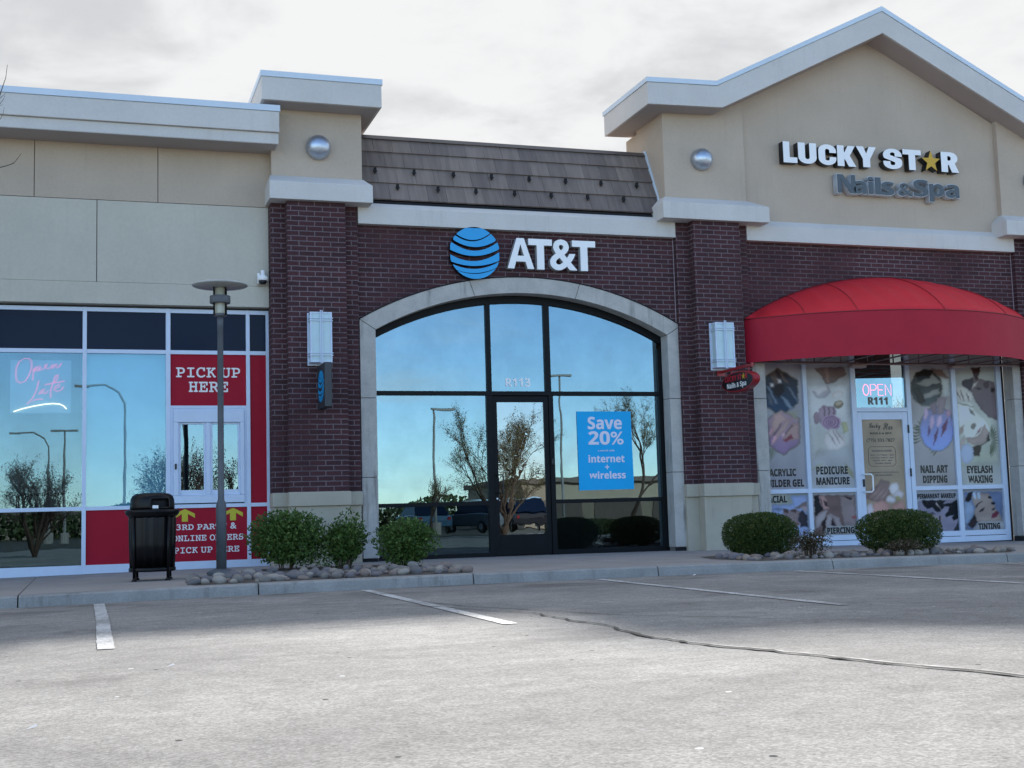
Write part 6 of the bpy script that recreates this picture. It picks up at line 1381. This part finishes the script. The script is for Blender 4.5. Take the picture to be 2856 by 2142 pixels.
bt = tree('bare_tree', 'bare tree reaching thin twigs over the long stucco cornice', None, -2.75, -3.0, 6.9, 22, 5, 0, .30, .06, None, .07, .1, .30, 3, 'tree', 1, -1.40)
tree('bare_tree', 'large budding tree mirrored in the black framed shop door', 'trees across the lot', 15.6, -29.5, 5.4, 12, 5, 26000, .44, .045, l_bud, .042, 0, .20, 3, 'tree', 4)
tree('bare_tree', 'slender budding tree mirrored behind the blue poster', 'trees across the lot', 20.2, -27.5, 5.9, 15, 5, 12000, .55, .06, l_bud, .038, 0, .24, 3)
tree('bare_tree', 'small tree mirrored by the light pole in the arched window', 'trees across the lot', 14.8, -38, 2.8, 31, 4, 1500, .5, .07, l_bud, .05, 0, .3)
tree('plum_tree', 'dark leaved tree mirrored low in the restaurant corner window', 'trees across the lot', -1.5, -21.5, 2.95, 41, 4, 9000, .5, .05, l_dark, .045, 0, .26, 3, 'tree', 5)
tree('plum_tree', 'dark leaved tree mirrored beside the pick-up window', 'trees across the lot', 2.6, -21.5, 3.5, 44, 4, 9000, .5, .05, l_dark, .045, 0, .26, 3, 'tree', 5)
tree('plum_tree', 'dark leaved tree mirrored in the sliding pick-up window', 'trees across the lot', 4.4, -18.2+-6, 3.1, 47, 4, 5000, .6, .07, l_dark, .05, 0, .25)
tree('bare_tree', 'budding tree mirrored in the salon transom', 'trees across the lot', 29.6, -22, 4.9, 18, 4, 900, .55, .10, l_bud, .05, 0, .3)
m = MB()
for l, r_ in (([(-2.2,4.7),(-1.6,5.2),(-1.2,5.45),(-1.046,5.711),(-1.01,5.845),(-.98,5.951),(-.95,6.051),(-.933,6.212)], .010), ([(-1.08,5.68),(-1.009,5.803),(-.972,5.843),(-.941,5.878)], .005), ([(-1.12,5.6),(-1.009,5.734),(-.978,5.778),(-.954,5.842)], .005), ([(-1.14,5.62),(-1.008,5.714),(-.971,5.737)], .004),
    ([(-2.2,4.2),(-1.7,4.65),(-1.3,4.85),(-1.074,4.94),(-1.0,4.972),(-.925,4.997),(-.851,5.029),(-.807,5.093),(-.77,5.151)], .009), ([(-.925,4.997),(-.876,5.02),(-.855,5.05)], .004), ([(-1.3,5.2),(-1.006,5.548),(-.976,5.605),(-.961,5.703)], .005)):
    m.tube([(x, -3.0, z) for x, z in l], [r_*(1-.75*i/(len(l)-1)) for i in range(len(l))], 5)
m.build('branch', m_twig, bt)
# light poles across the lot
m_lp = mat('light_pole_paint', (.26,.26,.25), .6, var=.1)
def lpole(x, y, h, head, label):
    t = thing('light_pole', label, 'light pole', 'parking lot light poles')
    MB().tube([(x, y, 0), (x, y, .6)], .25, 12).build('footing', m_conc, t)
    MB().tube([(x, y, .6), (x, y, h)], [.075, .05], 8).build('pole', m_lp, t)
    if head == 'box': MB().box(x-.1, x+.95, y-.14, y+.14, h-.02, h+.08).build('lamp_head', m_lp, t)
    elif head == 'tee': MB().box(x-.7, x+.7, y-.14, y+.14, h-.02, h+.08).build('lamp_head', m_lp, t)
    else:
        MB().tube([(x, y, h), (x-.25, y, h+.45), (x-.8, y, h+.8), (x-1.6, y, h+.75)], .05, 6).build('arm', m_lp, t)
        MB().box(x-2.1, x-1.5, y-.12, y+.12, h+.68, h+.78).build('lamp_head', m_lp, t)
lpole(15.45, -39.5, 5.9, 'box', 'pole with a single lamp head mirrored in the arched window')
lpole(23.7, -44.5, 8.1, 'tee', 'tall double headed pole mirrored above the blue poster')
lpole(1.5, -39.5, 6.2, 'arm', 'curved arm pole mirrored beside the Open Late neon')
lpole(4.3, -44, 6.1, 'tee', 'double headed pole mirrored beside the pick-up window')
lpole(-2.2, -59.5, 5.6, 'arm', 'curved arm pole mirrored in the restaurant corner window')
lpole(-1.2, -52, 5.9, 'tee', 'thin double headed pole mirrored under the Open Late neon')
# buildings across the lot
m_b1 = mat('far_stucco', (.34,.28,.21), .9, var=.1, vscale=.3); m_b2 = mat('far_roof', (.16,.13,.11), .9, var=.1)
def farb(name, label, x0, x1, y, d, h, tower=None):
    t = thing(name, label, 'building', 'low buildings across the lot')
    MB().box(x0, x1, y-d, y, -.1, h).build('wall', m_b1, t); MB().box(x0-.3, x1+.3, y-d-.3, y+.3, h, h+.35).build('roof', m_b2, t)
    n = int((x1-x0)/5)
    for i in range(n):
        xa = x0+1+i*(x1-x0-2)/n; MB().box(xa, xa+(x1-x0-2)/n-1, y+.01, y+.06, .4, h*.62).build('window', m_b2, t)
farb('low_building', 'tan low building mirrored behind the door trees', 30, 60, -70, 14, 3.2)
farb('low_building', 'long tan building far across the road', -30, 4, -122, 16, 2.4)
farb('low_building', 'tan building standing far behind the light poles', 14, 30, -126, 16, 2.2)
def treeline():
    rs = np.random.RandomState(5)
    def smp(r2_):
        x = r2_.uniform(-60, 110); h = 1.6+1.6*(.5+.5*math.sin(x*.31)*math.sin(x*.117+1)); return np.array([x, -108+r2_.normal()*1.2, abs(r2_.rand())**.8*h]), np.array([0, 0, 1.])
    leaves(16000, smp, .5, .8, .2, 9).build('distant_treeline', l_green, kind='stuff')
treeline()
bush('hedge_shrub', 'round dark shrub mirrored at the foot of the arched window', 'shrub', None, (16.2,-21.1), .95, 0.02, .64, 7000, .05, l_green, 51, 9, .5, .08)

# parked cars across the lot
def car(x, y, rz, paint, label, L=4.5, H=1.5, Wd=1.8):
    t = thing('parked_car', label, 'car', 'cars parked across the lot')
    def tr(p): c_, s_ = math.cos(rz), math.sin(rz); return (x+p[0]*c_-p[1]*s_, y+p[0]*s_+p[1]*c_, p[2])
    hw = Wd/2; low = [(-L/2,.35),(-L/2,.75),(-L*.47,.92),(-L*.28,.98),(L*.30,1.0),(L*.47,.95),(L/2,.7),(L/2,.35)]
    def ext(pr, w0, w1f=lambda z: 1):
        n = len(pr); vs = [tr((a, -w0*w1f(z), z)) for a, z in pr]+[tr((a, w0*w1f(z), z)) for a, z in pr]
        return vs, [tuple(range(n)), tuple(range(2*n-1, n-1, -1))]+[(i, n+i, n+(i+1) % n, (i+1) % n) for i in range(n)]
    a_, b_ = ext(low, hw); o = fixn(MB().add(a_, b_).build('body', paint, t)); bevel(o, .06, 3)
    cab = [(-L*.30,.97),(-L*.14,H*.97),(L*.02,H),(L*.26,H*.97),(L*.42,.99)]
    a_, b_ = ext(cab, hw*.96, lambda z: 1-.22*max(0, (z-.97))/(H-.97)); o = fixn(MB().add(a_, b_).build('cabin_glass', m_navy, t)); bevel(o, .05, 3)
    rf = [(-L*.13,H*.975),(L*.02,H+.02),(L*.25,H*.98)]; a_, b_ = ext(rf+[(L*.25,H*.955),(-L*.13,H*.95)], hw*.78); fixn(MB().add(a_, b_).build('roof', paint, t))
    for sx in (-L*.31, L*.31):
        for sy in (-1, 1):
            c0 = tr((sx, sy*(hw-.1), .33)); c1 = tr((sx, sy*(hw+.02), .33)); w = MB().tube([c0, c1], .33, 20).build('wheel', m_black, t)
            MB().tube([c1, tr((sx, sy*(hw+.03), .33))], .19, 12).build('rim', m_silver, w)
    for sy in (-1, 1):
        MB().tube([tr((-L/2-.01, sy*hw*.72, .72)), tr((-L/2+.05, sy*hw*.72, .72))], .11, 10).build('headlight', m_white, t)
        MB().tube([tr((L/2-.05, sy*hw*.8, .80)), tr((L/2+.01, sy*hw*.8, .80))], .09, 10).build('tail_light', m_redsign, t)
car(16.0, -44, R(90), mat('paint_blue', (.05,.12,.20), .25, coat=.8, var=0), 'steel blue car mirrored low in the arched window')
car(18.6, -42.5, R(75), mat('paint_grey', (.10,.13,.16), .25, coat=.8, var=0), 'grey car mirrored in the lower glass of the black door', 4.7, 1.65)
car(20.4, -41.0, R(100), mat('paint_dark', (.02,.02,.025), .25, coat=.8, var=0), 'dark car mirrored beside the foot of the blue poster', 4.6, 1.7)

# small litter and wall specks on the lot
m_lit = mat('litter_white', (.7,.7,.7), .7, var=0)
for i, (x, y) in enumerate(((.42,-11.6),(6.6,-5.25),(-.2,-13.5))):
    o = MB().add([(x-.02,y,gz(x)+.004),(x+.022,y-.008,gz(x)+.014),(x+.016,y+.014,gz(x)+.02),(x-.014,y+.012,gz(x)+.006)], [(0,1,2,3)]).build('paper_scrap', m_lit)
    o['label'] = 'tiny pale scrap lying on the asphalt'; o['category'] = 'litter'; o['group'] = 'paper scraps on the asphalt'

# ------------------------------------------------------------------ put every parent Empty at its thing's base
bpy.context.view_layer.update()
for e in [o for o in COL.objects if o.type == 'EMPTY' and o.parent is None]:
    pts = []
    for c_ in e.children:
        if c_.type == 'MESH' and len(c_.data.vertices):
            pts += [Vector(b_) for b_ in c_.bound_box]
    if not pts: continue
    lo = Vector((min(p.x for p in pts), min(p.y for p in pts), min(p.z for p in pts))); hi = Vector((max(p.x for p in pts), max(p.y for p in pts), max(p.z for p in pts)))
    b_ = Vector(((lo.x+hi.x)/2, (lo.y+hi.y)/2, lo.z)); e.location = b_
    for c_ in e.children: c_.location = c_.location-b_
